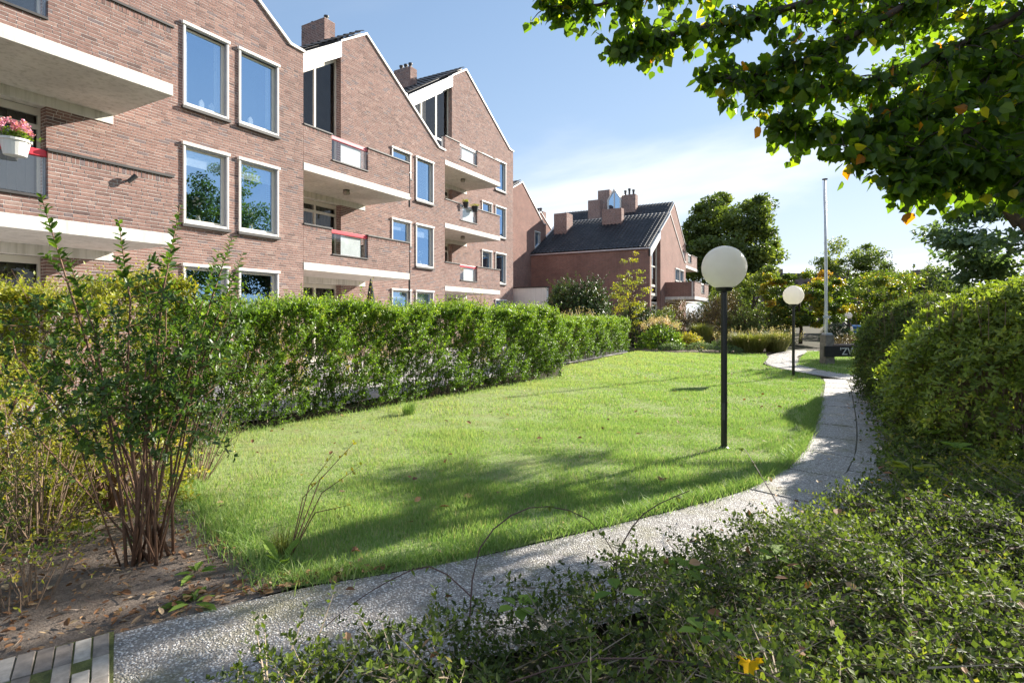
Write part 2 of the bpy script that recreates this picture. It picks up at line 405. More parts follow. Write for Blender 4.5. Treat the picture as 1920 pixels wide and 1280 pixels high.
def poly_sheet(name, poly, z, m, cell=None, amp=0.0, kind="structure"):
    import bmesh
    from mathutils.geometry import tessellate_polygon
    bm = bmesh.new(); vs = [bm.verts.new((x, y, z)) for x, y in poly]; bm.faces.new(vs)
    bmesh.ops.triangulate(bm, faces=bm.faces)
    if cell:
        for it in range(7):
            es = [e for e in bm.edges if e.calc_length() > cell]
            if not es: break
            bmesh.ops.subdivide_edges(bm, edges=es, cuts=1)
            bmesh.ops.triangulate(bm, faces=[f for f in bm.faces if len(f.verts) > 3])
        from mathutils import noise
        for v in bm.verts:
            v.co.z += amp * (noise.noise(v.co * 1.3) + .5 * noise.noise(v.co * 4.0))
    bmesh.ops.recalc_face_normals(bm, faces=bm.faces)
    me = bpy.data.meshes.new(name); bm.to_mesh(me); bm.free(); me.materials.append(m)
    if me.polygons[0].normal.z < 0: me.flip_normals()
    me.polygons.foreach_set("use_smooth", np.ones(len(me.polygons), bool))
    o = bpy.data.objects.new(name, me); COL.objects.link(o); o["kind"] = kind
    return o

EDGE = [(-3.35, .75), (-3.02, 1.42), (-2.66, 2.12), (-2.36, 2.48), (-2.04, 2.88), (-1.73, 3.37), (-1.37, 3.97), (-.95, 4.68), (-.58, 5.4), (-.33, 6.2), (-.2, 7.2), (-.10, 9.0), (-.03, 12.0), (.03, 15.0), (-.06, 16.4)]
LAWN = EDGE[2:] + [(-1.75, 19.9), (-1.83, 23.3), (-2.1, 25.7), (-4.3, 25.2), (-7.5, 24.9), (-7.1, 15.8), (-6.0, 13.4), (-6.9, 4.2), (-6.3, 3.5), (-4.8, 2.75), (-3.75, 2.42)]
poly_sheet("lawn", LAWN, .012, TURF, cell=.5, amp=.012)
LAWN2 = [(-.75, 19.9), (.35, 17.7), (1.2, 16.6), (4.5, 14.6), (9, 18), (8, 30), (-.6, 29), (-.75, 24)]
poly_sheet("lawn", LAWN2, .012, TURF, cell=.8, amp=.012)
BED = [(-7.6, 24.95), (-4.3, 25.25), (-2.1, 25.75), (-1.8, 29), (-1.2, 60), (-20, 60), (-20, 31), (-7.6, 31)]
poly_sheet("soil_bed", BED, -.002, SOIL)
SBED = [(-3.36, .72), (-3.0, 1.42), (-2.64, 2.12), (-3.77, 2.42), (-4.82, 2.75), (-6.3, 3.5), (-6.9, 4.15), (-8.5, 4.2), (-8.5, -1.5), (-4.2, -1.5)]
poly_sheet("soil_bed", SBED, .006, SOIL, cell=.12, amp=.018)
TERR = [(-8.4, -2), (-7.5, 4), (-7.7, 24.5), (-10, 31), (-20, 31), (-20, -2)]
poly_sheet("terrace", TERR, .0, plain("terrace_paving", (.42, .40, .40), rough=.85, var=.2, scale=2.5, bump=.2))

# paving slabs of washed pebble, laid two abreast along the path's centre line
def offset_line(pts, d):
    out = []
    for i, p in enumerate(pts):
        a = pts[max(i - 1, 0)]; b = pts[min(i + 1, len(pts) - 1)]
        tx, ty = b[0] - a[0], b[1] - a[1]; L = math.hypot(tx, ty)
        out.append((p[0] + d * ty / L, p[1] - d * tx / L))
    return out
def resample(pts, step):
    out = [pts[0]]; acc = 0.0; segs = []
    for a, b in zip(pts, pts[1:]): segs.append((a, b, math.hypot(b[0] - a[0], b[1] - a[1])))
    tot = sum(s[2] for s in segs); n = max(1, round(tot / step))
    for k in range(1, n + 1):
        t = tot * k / n
        for a, b, L in segs:
            if t <= L + 1e-9: out.append((a[0] + (b[0] - a[0]) * t / L, a[1] + (b[1] - a[1]) * t / L)); break
            t -= L
    return out
def smooth_line(pts, it=2):
    for _ in range(it):
        q = [pts[0]]
        for a, b in zip(pts, pts[1:]):
            q += [(a[0] * .75 + b[0] * .25, a[1] * .75 + b[1] * .25), (a[0] * .25 + b[0] * .75, a[1] * .25 + b[1] * .75)]
        pts = q + [pts[-1]]
    return pts
path = tag(empty("path", (0, 0, 0)), kind="structure")
pb = MB()
def lay(edge, step, gap, rows=2, w=.5, z=.024, skew=0.0, zb=.0125):
    e = smooth_line(edge)
    for c in range(rows):
        A = resample(offset_line(e, .02 + c * w), step); B = resample(offset_line(e, .02 + (c + 1) * w), step)
        n = min(len(A), len(B))
        for i in range(n - 1):
            q = [A[i], B[i], B[i + 1], A[i + 1]]
            if c % 2 and skew:
                def mv(p, r): return (p[0] + (r[0] - p[0]) * skew, p[1] + (r[1] - p[1]) * skew)
                q = [mv(A[i], A[i + 1]), mv(B[i], B[i + 1]), mv(B[i + 1], B[min(i + 2, n - 1)]), mv(A[i + 1], A[min(i + 2, n - 1)])]
                if i == n - 2: continue
            cx = sum(p[0] for p in q) / 4; cy = sum(p[1] for p in q) / 4
            L = math.hypot(q[1][0] - q[0][0], q[1][1] - q[0][1]); k = 1 - gap / max(L, .1)
            q = [(cx + (p[0] - cx) * k, cy + (p[1] - cy) * k) for p in q]
            dz = random.uniform(-.003, .003); zt = z + dz
            m = MB(); top = [(cx + (p[0] - cx) * .988, cy + (p[1] - cy) * .988) for p in q]
            vs = [(p[0], p[1], -.02) for p in q] + [(p[0], p[1], zt - .005) for p in q] + [(p[0], p[1], zt + random.uniform(-.001, .001)) for p in top]
            m.add(vs, [(0, 1, 5, 4), (1, 2, 6, 5), (2, 3, 7, 6), (3, 0, 4, 7), (4, 5, 9, 8), (5, 6, 10, 9), (6, 7, 11, 10), (7, 4, 8, 11), (8, 9, 10, 11)])
            m.build("paving_slab", AGG, path)
    A = offset_line(e, -.03); B = offset_line(e, rows * w + .06)
    pb.add([(x, y, zb) for x, y in A] + [(x, y, zb) for x, y in B], [(i, i + len(A), i + 1 + len(A), i + 1) for i in range(len(A) - 1)])
e_ = smooth_line(EDGE[1:10]); A_ = offset_line(e_, .02); B_ = offset_line(e_, 1.03); bend = MB()
bend.add([(x, y, .015) for x, y in A_] + [(x, y, .016) for x, y in B_] + [(x, y, -.02) for x, y in A_], [(i, i + len(A_), i + 1 + len(A_), i + 1) for i in range(len(A_) - 1)] + [(i + 2 * len(A_), i, i + 1, i + 1 + 2 * len(A_)) for i in range(len(A_) - 1)])
bend.build("pebble_bend", AGG, path)
lay([(-.60, 5.38), (-.33, 6.2), (-.2, 7.2), (-.10, 9.0), (-.03, 12.0), (.03, 15.0), (-.02, 16.0)], .98, .014, skew=.35)
lay([(1.1, 16.65 - 1.0), (.03, 16.75 - .2), (-1.75, 19.9), (-1.83, 23.3), (-2.0, 25.6), (-1.2, 30.0)], .98, .014, zb=.0115)
lay([(8, 13.2), (1.15, 15.62)], .98, .014, zb=.0105)
pb.build("joint_sand", plain("joint_sand", (.085, .08, .05), rough=.95, var=.3, scale=30), path)

# row of paving bricks on edge at the left end of the path
MOSS = plain("joint_moss", (.10, .11, .03), rough=.95, var=.4, scale=25, bump=.8, bscale=90)
k = MB(); k.add([(-3.03, 1.42, .018), (-3.55, .3, .018), (-2.6, -.15, .018), (-2.1, .98, .018)], [(3, 2, 1, 0)]); pav = tag(empty("brick_paving", (-3.2, 1.1, 0)), kind="structure"); k.build("joint_moss", MOSS, pav)
PAVER = tone_mat("worn_paver_brick", [(0, (.17, .14, .12)), (.5, (.32, .275, .235)), (1, (.46, .41, .35))], rough=.9, spec=.15, nscale=14, nvar=.35, bump=.5)
for r in range(4):
    for i in range(16):
        u = Vector((-.42, -.907, 0)); v = Vector((.907, -.42, 0))     # u: along the row towards the left of frame, v: across
        base = Vector((-3.03, 1.40, 0)) + u * (.068 * i) + v * (.212 * r + (.1 if i % 2 else 0) * (r > 0)) + v * random.uniform(-.006, .006)
        m = MB(); a, b_, h = .20, .063 + random.uniform(-.003, .002), .03 + random.uniform(-.005, .005)
        q = [base, base + u * b_, base + u * b_ + v * a, base + v * a]
        c = sum(q, Vector()) / 4
        vs = [(p.x, p.y, -.03) for p in q] + [(p.x, p.y, h - .008) for p in q] + [(c.x + (p.x - c.x) * .9, c.y + (p.y - c.y) * .9, h) for p in q]
        m.add(vs, [(0, 1, 5, 4), (1, 2, 6, 5), (2, 3, 7, 6), (3, 0, 4, 7), (4, 5, 9, 8), (5, 6, 10, 9), (6, 7, 11, 10), (7, 4, 8, 11), (8, 9, 10, 11)], tone=random.random())
        m.build("brick", PAVER, pav)

# ================================================================ brick buildings
COURSE = .0625
def intervals(lo, hi, holes, z0, z1):
    """pieces of [lo,hi] outside the holes (u0,u1,v0,v1) at course z0..z1"""
    iv = [(lo, hi)]
    zc = (z0 + z1) / 2
    for (a, b, c, d) in holes:
        if c <= zc <= d:
            nv = []
            for (p, q) in iv:
                if b <= p or a >= q: nv.append((p, q)); continue
                if a > p: nv.append((p, a))
                if b < q: nv.append((b, q))
            iv = nv
    return [(p, q) for p, q in iv if q - p > .02]

def brickwork(P, U, N, z0, z1, lo, hi, holes=(), top=None, thick=.24, seed=0, soldier=False, ends=(True, True)):
    """bricks of a wall. P: point on the face line, U: unit vector along, N: outward normal. lo/hi: numbers or functions of z.
    returns brick boxes [(u0,u1,za,zb,depth)] and mortar boxes"""
    rg = random.Random(seed); bricks, mort = [], []
    z = z0; i = 0
    zt = z1 - (.115 if soldier else 0)
    while z < zt - .01:
        ze = min(z + COURSE, zt); a = lo(z + COURSE / 2) if callable(lo) else lo; b = hi(z + COURSE / 2) if callable(hi) else hi
        if b - a > .03:
            for (p, q) in intervals(a, b, holes, z, ze):
                mort.append((p, q, z, ze))
                u = p - rg.choice((0, .11, .055, .165)) * (1 if i % 2 else .6)
                while u < q - .005:
                    L = .21 if rg.random() < .7 else .10
                    s, e = max(u, p), min(u + L, q)
                    if q - e < .035: e = q
                    if e - s > .02: bricks.append((s, e, z + .0055, ze - .0055, rg.uniform(-.0015, .0012)))
                    u = e + .011 if e < q else q
        z = ze; i += 1
    if soldier:
        a, b = (lo(z1) if callable(lo) else lo), (hi(z1) if callable(hi) else hi)
        for (p, q) in intervals(a, b, holes, zt, z1):
            mort.append((p, q, zt, z1)); u = p
            while u < q - .01:
                e = min(u + .052, q)
                if e - u > .015: bricks.append((u, e, zt + .004, z1 - .003, rg.uniform(-.003, .003)))
                u = e + .011
    return bricks, mort

def wall_mesh(parent, P, U, N, spec, thick=.24, name="wall", seed=1, single=0, score=None):
    """wall = mortar mesh (part) with its bricks below it: `single` of them as objects, the rest joined"""
    bricks, mort = spec
    P, U, N = np.array(P, float), np.array(U, float), np.array(N, float); Z = np.array([0, 0, 1.0])
    def boxes(items, d0, d1, inset, open_back):
        B = np.array([(a, b, c, d, (it[4] if len(it) > 4 else 0)) for it in items for (a, b, c, d) in [it[:4]]], float)
        a, b, c, d, dj = B.T
        a, b = a + inset, b - inset
        f = lambda u, z, dp: P + u[:, None] * U + z[:, None] * Z + dp[:, None] * N
        o0, o1 = np.full(len(a), d0), d1 + dj
        V = np.stack([f(a, c, o1), f(b, c, o1), f(b, d, o1), f(a, d, o1), f(a, c, o0), f(b, c, o0), f(b, d, o0), f(a, d, o0)], 1)
        q = [(0, 1, 2, 3), (1, 5, 6, 2), (4, 0, 3, 7), (3, 2, 6, 7), (4, 5, 1, 0)] + ([] if open_back else [(5, 4, 7, 6)])
        return V, np.array(q)
    V, q = boxes(mort, -thick, -.0045, .004, False)
    k = len(V); Fm = (q[None] + (np.arange(k) * 8)[:, None, None]).reshape(-1, 4)
    wall = np_mesh(name, V.reshape(-1, 3), Fm, MORTAR, parent)
    rg = np.random.default_rng(seed)
    V, q = boxes(bricks, -.10, 0.0, 0.0, True)
    k = len(V); tone = np.clip(rg.normal(.5, .19, k), 0, .93); tone[rg.random(k) < .06] = 1.0
    idx = np.arange(k)
    loc = np.array(parent.location, float)
    if single and score is not None:
        s = score(V.mean(1)); pick = np.argsort(-s)[:single]
        for t in pick:
            me = bpy.data.meshes.new("brick"); c = V[t].mean(0)
            me.from_pydata([tuple(p) for p in (V[t] - c)], [], [tuple(x) for x in q]); me.update()
            at = me.attributes.new("tone", 'FLOAT', 'POINT'); at.data.foreach_set("value", np.full(8, tone[t], np.float32))
            me.materials.append(BRICK); o = bpy.data.objects.new("brick", me); link(o, wall); o.location = tuple(c - loc)
        idx = np.setdiff1d(idx, pick)
    if len(idx):
        Vr = V[idx]; Fb = (q[None] + (np.arange(len(idx)) * 8)[:, None, None]).reshape(-1, 4)
        bo = np_mesh("brickwork", Vr.reshape(-1, 3), Fb, BRICK, wall, tone=np.repeat(tone[idx], 8), loc=loc)
        bo["kind"] = "stuff"
    return wall

def make_window(par, X, y0, y1, z0, z1, blind=0.0, curtain=True, ornament=None, mull=False, name="window"):
    """white box frame standing proud of the brick, cream sash, recessed pane, dark sill"""
    f = MB(); w = .055; e = .035
    xo, xi = X + .045, X - .13
    f.box(X - .01, xo, y0, y0 + e, z0, z1); f.box(X - .01, xo, y1 - e, y1, z0, z1)
    f.box(xi, xo - .002, y0 + w, y1 - w, z0, z0 + w)
    f.box(xi, xo + .025, y0 - .03, y1 + .03, z1, z1 + .07)
    win = f.build(name, WHITE, par, bevel=.004)
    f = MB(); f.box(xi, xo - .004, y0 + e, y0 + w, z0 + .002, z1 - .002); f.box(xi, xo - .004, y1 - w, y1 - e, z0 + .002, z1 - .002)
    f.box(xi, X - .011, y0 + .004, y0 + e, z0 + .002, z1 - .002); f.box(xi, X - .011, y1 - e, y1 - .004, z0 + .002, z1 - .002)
    f.box(xi + .061, X + .02, y0 + w, y1 - w, z1 - .03, z1 - .001); f.build("shaded_jamb", JAMB_SHADE, win)
    s = MB(); a, b, c, d = y0 + w, y1 - w, z0 + w, z1; t = .07
    s.box(xi + .01, xi + .06, a, a + t, c, d); s.box(xi + .01, xi + .06, b - t, b, c, d)
    s.box(xi + .01, xi + .059, a + t, b - t, c, c + t); s.box(xi + .01, xi + .059, a + t, b - t, d - t, d)
    if mull: s.box(xi + .01, xi + .058, (a + b) / 2 - .03, (a + b) / 2 + .03, c + t, d - t)
    s.build("sash", CREAM, win, bevel=.003)
    p = MB(); p.box(xi + .025, xi + .035, a + t, b - t, c + t, d - t); p.build("pane", GLASS, win)
    sl = MB(); sl.box(X - .1, X + .085, y0 - .04, y1 + .04, z0 - .07, z0 - .004); sl.build("sill", COPING, win)
    if blind:
        k = MB(); zb = d - (d - c) * blind; k.box(xi - .012, xi - .004, a, b, zb, d); k.build("blind", BLIND, win)
    if curtain:
        k = MB(); xs = xi - .06
        for (p0, p1) in ((a, a + .16), (b - .18, b)):
            n = 7
            for i in range(n):
                yy0, yy1 = p0 + (p1 - p0) * i / n, p0 + (p1 - p0) * (i + 1) / n; off = .02 if i % 2 else 0
                k.box(xs - .02 + off, xs + off, yy0, yy1, c, d)
        k.build("curtain", CURTAIN, win)
    if ornament:
        for yy, kind in ornament:
            k = MB()
            if kind == 'house':
                k.prism([(yy - .06, c), (yy + .06, c), (yy + .06, c + .22), (yy, c + .29), (yy - .06, c + .22)], 'x', xi - .07, xi - .01)
            else:
                k.lathe([(.05, 0), (.07, .08), (.04, .2), (.055, .22)], (xi - .09, yy, c), 10)
            k.build("sill_ornament", WHITE, win)
            if kind == 'orchid':
                k = MB()
                for j in range(9):
                    a2 = j * 2.4; r = .06 + .05 * (j % 3)
                    k.lathe([(.01, -.02), (.05, 0), (.01, .02)], (xi - .08, yy + r * math.cos(a2), c + .42 + .03 * j), 6)
                k.build("orchid", WHITE, win)
    return win

def loggia(par, X, y0, y1, z0, z1, slope=None, posts=(), seed=0):
    """recessed glazed front behind a balcony; slope: function top(y) for the attic"""
    xr = X - .26
    top = slope if slope else (lambda y: z1)
    fr = MB(); ys = [y0] + list(posts) + [y1]
    for y in ys:
        w = .04
        ya, yb = max(y - w, y0), min(y + w, y1); zt = min(top(ya), top(yb))
        fr.box(xr - .05, xr + .03, ya, yb, z0, zt)
    for a, b in zip(ys, ys[1:]):
        a2, b2 = a + .04, b - .04
        fr.box(xr - .045, xr + .025, a2, b2, z0, z0 + .18)
        zt = min(top(a2), top(b2))
        ztr = min(z0 + 2.0, zt - .3)
        fr.box(xr - .045, xr + .025, a2, b2, ztr, ztr + .09)
        if slope: fr.box(xr - .045, xr + .025, a2, b2, z0 + .62, z0 + .78)
        fr.prism([(a2, top(a2) - .14), (b2, top(b2) - .14), (b2, top(b2) - .01), (a2, top(a2) - .01)], 'x', xr - .045, xr + .025)
    win = fr.build("loggia_front", CREAM, par, bevel=.003)
    for a, b in zip(ys, ys[1:]):
        p = MB(); a2, b2 = a + .03, b - .03
        p.prism([(a2, z0 + .1), (b2, z0 + .1), (b2, top(b2) - .1), (a2, top(a2) - .1)], 'x', xr - .01, xr)
        p.build("pane", GLASSL, win)
    k = MB(); n = int((y1 - y0) / .07)
    for i in range(n):
        a = y0 + (y1 - y0) * i / n; b = y0 + (y1 - y0) * (i + 1) / n; off = .03 * (i % 2)
        if slope and i > n * .55: continue
        k.box(xr - .26 + off, xr - .24 + off, a, b, z0 + .1, min(top(a), top(b)) - .1)
    k.build("curtain", plain_dark, win)
    return win
plain_dark = plain("brown_curtain", (.11, .09, .075), rough=.9, var=.15)

def handrail_panel(par, xf, y0, y1, zs, zt, rail_m):
    g_ = MB(); g_.box(xf - .10, xf - .085, y0 + .03, y1 - .03, zs + .03, zt - .12); gp = g_.build("glass_panel", GLASS2, par)
    k = MB(); k.box(xf - .14, xf - .04, y0, y1, zt - .125, zt - .015); k.build("handrail", rail_m, gp, bevel=.01)
    k = MB(); k.box(xf - .12, xf - .065, y0, y0 + .03, zs, zt - .126); k.box(xf - .12, xf - .065, y1 - .03, y1, zs, zt - .126)
    k.build("panel_post", ZINC, gp)
    # pale privacy sheet fixed inside the panel
    return gp

def balcony(par, X, xf, ya, yb, z, o0, o1, rail_m, seed, single=0, score=None, sheet=0.0, side=False):
    """white slab with a brick parapet, an opening closed by a glass panel under a rail"""
    zt = z + 1.06; zs = z + .30
    s = MB(); s.box(X - .02, xf + .012, ya, yb + .01, z - .22, z - .002); s.build("balcony_slab", SLABW, par, bevel=.006)
    b = MB(); b.box(X - .25, X + .018, ya, yb - .02, z - .41, z - .221); b.build("balcony_beam", SLABW, par, bevel=.004)
    sp = brickwork(None, None, None, z, zt, ya, yb, holes=[(o0, o1, zs, zt + 1)], seed=seed, soldier=True)
    wl_ = wall_mesh(par, (xf, 0, 0), (0, 1, 0), (1, 0, 0), sp, thick=.21, name="parapet", seed=seed, single=single, score=score)
    sp2 = brickwork(None, None, None, z, zt, 0, xf - X - .215, seed=seed + 5, soldier=True)
    wall_mesh(par, (X, yb, 0), (1, 0, 0), (0, 1, 0), sp2, thick=.21, name="parapet", seed=seed + 9)
    if side:
        k = MB(); k.box(X, xf - .212, ya, ya + .21, z, zt); k.build("parapet", BSHEET, par)
    c = MB(); c.box(xf - .235, xf + .03, ya, o0 + .02, zt, zt + .045); c.box(xf - .235, xf + .03, o1 - .02, yb + .03, zt, zt + .045)
    c.box(X, xf - .236, yb - .235, yb + .029, zt, zt + .044)
    c.box(xf - .225, xf + .03, o0 + .002, o1 - .002, zs, zs + .04); c.build("coping", COPING, par, bevel=.004)
    gp = handrail_panel(par, xf, o0, o1, zs + .04, zt + .03, rail_m)
    if sheet:
        k = MB(); k.box(xf - .115, xf - .108, o0 + (o1 - o0) * (1 - sheet), o1 - .22, zs + .06, zt - .11); k.build("privacy_sheet", plain("privacy_sheet", (.80, .79, .79), rough=.7, var=.12, scale=4), gp)
    return zt

def tiles(par, x0, x1, ya, za, yb, zb, name="roof_tiles", seed=0):
    """interlocking pantiles on a slope rising from (ya,za) to (yb,zb), between x0 and x1"""
    L = math.hypot(yb - ya, zb - za); d = np.array([0, (yb - ya) / L, (zb - za) / L]); n = np.array([0, -d[2], d[1]])
    if n[2] < 0: n = -n
    rows = int(L / .34); cols = int(abs(x1 - x0) / .30); rg = np.random.default_rng(seed)
    V, Fq, tone = [], [], []
    prof = [(0, .0), (.12, .035), (.35, .055), (.55, .03), (.78, .0), (1.0, .006)]
    for r in range(rows):
        for c in range(cols):
            t = np.clip(rg.normal(.5, .25), 0, 1); k = len(V)
            for (u, h) in prof:
                xx = x0 + (x1 - x0) * (c + u) / cols
                for (s, e) in ((r - .08, .045), (r + 1.0, .008)):
                    p = np.array([xx, ya, za]) + d * (s * L / rows) + n * (h + e + .02); V.append(p); tone.append(t)
            for i in range(len(prof) - 1):
                a = k + 2 * i; Fq.append((a, a + 2, a + 3, a + 1))
            Fq.append((k, k + 2, k + 2 + 2, k + 4) if False else (k + 0, k + 4, k + 6, k + 2))
    o = np_mesh(name, V, np.array(Fq), ROOFT, par, tone=tone); o["kind"] = "stuff"
    return o

def chimney(par, x0, x1, y0, y1, z0, z1, pots, seed=0, cheap=False):
    c = MB()
    if cheap:
        c.box(x0, x1, y0, y1, z0, z1); ch = c.build("chimney", BSHEET, par)
    else:
        sp = brickwork(None, None, None, z0, z1, 0, x1 - x0, seed=seed)
        ch = wall_mesh(par, (x0, y0, 0), (1, 0, 0), (0, -1, 0), sp, thick=(y1 - y0) - .02, name="chimney", seed=seed)
        sp = brickwork(None, None, None, z0, z1, y0, y1, seed=seed + 1)
        wall_mesh(par, (x1 + .004, 0, 0), (0, 1, 0), (1, 0, 0), sp, thick=.1, name="chimney_face", seed=seed + 1)
    for (px_, py_, h, r) in pots:
        k = MB(); k.lathe([(r, -.02), (r, h * .7), (r * 1.35, h * .72), (r * 1.35, h), (r * .6, h)], (px_, py_, z1), 12); k.build("chimney_pot", COPING, ch)
    k = MB(); k.box(x1 + .006, x1 + .03, y0 - .03, y1 + .03, z0 - .2, z0 + .28); k.build("flashing", ZINC, ch)
    return ch

def building(name, label, X, y0, y1, eave, yp, peak, slabs, jamb, xback, wins, bal, detailed=True, single=0, score=None, seed=0, chim=None, attic_z=None, group="brick apartment blocks stepping back along the garden", low=0.0, posts_at=(1.25, 2.45), plain_gable=False, xf=None):
    par = empty(name, (X, (y0 + y1) / 2, 0), label, "apartment building", group)
    xf = X + 2.1 if xf is None else xf
    sl, sr = (peak - eave) / (yp - y0), (peak - eave) / (y1 - .45 - yp)
    zl = lambda y: eave + (y - y0) * sl
    zr = lambda y: eave if y > y1 - .45 else peak - (y - yp) * sr
    lo = lambda z: jamb if z <= zl(jamb) else y0 + (z - eave) / sl
    hi = lambda z: y1 if z <= eave else max(yp - .001, yp + (peak - z) / sr)
    holes = [(a + .006, b - .006, c, d) for (a, b, c, d, *_) in wins]
    if detailed:
        sp = brickwork(None, None, None, low, peak - .02, lo, hi, holes, seed=seed)
        wall_mesh(par, (X, 0, 0), (0, 1, 0), (1, 0, 0), sp, thick=.26, name="wall", seed=seed)
    else:
        # course-high boxes too fine to matter: cut the wall into flat pieces round the openings
        w = MB(); zs = sorted(set([low, eave] + [h[2] for h in holes] + [h[3] for h in holes])); zs = [z for z in zs if z <= eave]
        for a, b in zip(zs, zs[1:]):
            for (p, q) in intervals(jamb, y1, holes, a, b): w.box(X - .26, X, p, q, a, b)
        w.prism([(jamb, eave), (y1, eave), (y1 - .45, eave + .002), (yp, peak), (jamb, zl(jamb))], 'x', X - .26, X)
        w.build("wall", BSHEET, par)
    # end and party walls, back wall, dark rooms behind the panes
    w = MB(); w.prism([(y1 - .02, 0), (y1, 0), (y1, eave - .02), (y1 - .02, eave - .02)], 'x', X - .262, xback)
    w.prism([(y0, 0), (y0 + .3, 0), (y0 + .3, eave - .02), (y0, eave - .02)], 'x', X - .262 if detailed else X - .02, xback)
    w.prism([(y0, 0), (y1, 0), (y1, eave - .03), (yp, peak - .05), (y0, eave - .03)], 'x', xback, xback - .25)
    if detailed: w.box(X - .6, X - .005, y1 - .019, y1 - .003, 0, eave - .03)
    w.build("side_wall", BSHEET, par)
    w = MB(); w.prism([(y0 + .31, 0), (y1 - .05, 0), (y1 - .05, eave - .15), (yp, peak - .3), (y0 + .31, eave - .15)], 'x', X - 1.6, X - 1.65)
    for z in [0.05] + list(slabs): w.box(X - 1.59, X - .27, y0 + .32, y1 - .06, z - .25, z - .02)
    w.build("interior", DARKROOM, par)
    # roof: two slopes with a verge trim along the gable
    r = MB(); t = .12
    r.prism([(y0 - .02, eave), (yp, peak), (y1 - .45, eave), (y1, eave - .01), (y1, eave + t - .02), (y1 - .45, eave + t), (yp, peak + t + .03), (y0 - .02, eave + t)], 'x', X - .27, xback - .3)
    roof = r.build("roof", COPING, par)
    tl = tiles(roof, X - .06, xback - .3, y0 - .02, eave + t, yp, peak + t + .02, seed=seed); tl.location = (0, 0, 0)
    v = MB()
    v.prism([(jamb - .02, zl(jamb) - .0), (yp, peak), (y1 - .45, eave), (y1 + .03, eave - .02), (y1 + .03, eave + .05), (y1 - .43, eave + .075), (yp, peak + .085), (jamb - .02, zl(jamb) + .075)], 'x', X - .3, X + .05)
    v.build("verge_trim", plain("pale_verge", (.72, .70, .67), rough=.5, var=.06) if "pale_verge" not in MATS else MATS["pale_verge"], roof)
    # fascia board across the open side of the gable, its upper end sheathed in zinc
    if plain_gable:
        for (a, b, c, d, *k) in wins: make_window(par, X, a, b, c, d, **(k[0] if k else {}))
        return par
    f = MB(); ym = jamb - .38
    f.prism([(y0, zl(y0) - .52), (ym, zl(ym) - .52), (ym, zl(ym) + .03), (y0, zl(y0) + .03)], 'x', X - .12, X + .04); f.build("fascia", WHITE, roof)
    f = MB(); f.prism([(ym, zl(ym) - .52), (jamb, zl(jamb) - .52), (jamb, zl(jamb) + .03), (ym, zl(ym) + .03)], 'x', X - .12, X + .041); f.build("fascia_cap", ZINC, roof)
    f = MB(); f.box(xback - .32, xback - .2, y0 - .03, y0 + .02, eave - .08, eave + .16)
    f.prism([(y0 - .05, eave + .02), (yp, peak + .06), (yp, peak + .26), (y0 - .05, eave + .22)], 'x', xback - .34, xback - .2); f.build('verge_board', WHITE, roof)
    f = MB(); f.box(xback - .2, X - .06, y0 - .12, y0 - .03, eave + .0, eave + .09); f.build('gutter', ZINC, roof)
    # jamb brick face of the loggia
    sp = brickwork(None, None, None, low, zl(jamb) - .45, 0, .26, seed=seed + 3)
    wall_mesh(par, (X - .26, jamb + .002, 0), (1, 0, 0), (0, -1, 0), sp, thick=.05, name="jamb", seed=seed + 3)
    for (a, b, c, d, *k) in wins:
        make_window(par, X, a, b, c, d, **(k[0] if k else {}))
    lv = [0.05] + list(slabs)
    for i, z in enumerate(lv):
        ztop = lv[i + 1] - .41 if i + 1 < len(lv) else None
        posts = [y0 + p for p in posts_at]
        if ztop: loggia(par, X, y0 + .02, jamb, z, ztop, posts=posts, seed=seed + i)
        else: loggia(par, X, y0 + .02, jamb, z, None, slope=lambda y: zl(y) - .5, posts=posts, seed=seed + i)
    for i, z in enumerate(slabs):
        o0, o1, yb, rail, sheet, *ya = bal[i]
        balcony(par, X, xf, ya[0] if ya else y0 + .005, yb, z, o0, o1, rail, seed + 20 + i, single=single // 2, score=score, sheet=sheet, side=bool(ya))
    if chim:
        for c in chim: chimney(par, *c, seed=seed + 50)
    return par

cam_xy = np.array([0, 0, 1.55])
def nearness(C):
    """how large a brick shows from the garden path: near, and inside the visible part"""
    d = np.linalg.norm(C - cam_xy, axis=1); s = 1 / d
    fw = -.4886 * C[:, 0] + .8725 * C[:, 1]; lat = .8725 * C[:, 0] + .4886 * C[:, 1]
    xi = 960 + 1041 * lat / fw; yi = 596 - 1041 * (C[:, 2] - 1.55) / fw
    vis = (xi > 5) & (xi < 1915) & (yi > 5) & (yi < 560)
    return np.where(vis, s, s * .01)

RAILP = plain("pale_rail", (.70, .68, .68), rough=.5, var=.05)
PINKR = plain("faded_red_rail", (.60, .13, .17), rough=.5, var=.1)
B1 = building("apartment_building", "nearest brick apartment block at the left edge, pink flower pot on its balcony rail", -12.8, 1.25, 10.8, 9.05, 6.0, 12.15, (3.13, 5.95), 4.85, -22,
    [(7.41, 8.52, 6.42, 8.28, dict(ornament=[(7.95, 'house'), (8.2, 'house')])), (8.8, 9.96, 6.42, 8.28, dict(ornament=[(9.25, 'house')])),
     (7.41, 8.52, 3.72, 5.52, dict(blind=.24, curtain=False, ornament=[(7.9, 'orchid')])), (8.8, 9.96, 3.72, 5.52, dict(blind=.24, curtain=False, ornament=[(9.3, 'orchid')])),
     (7.41, 8.52, .95, 2.74, dict(curtain=False)), (8.8, 9.96, .95, 2.74, dict(curtain=False))],
    [(2.3, 4.08, 6.0, RED, 0.0), (2.3, 4.08, 6.0, RED, 0.0)], seed=3, posts_at=(1.2, 2.95), single=300, score=nearness)
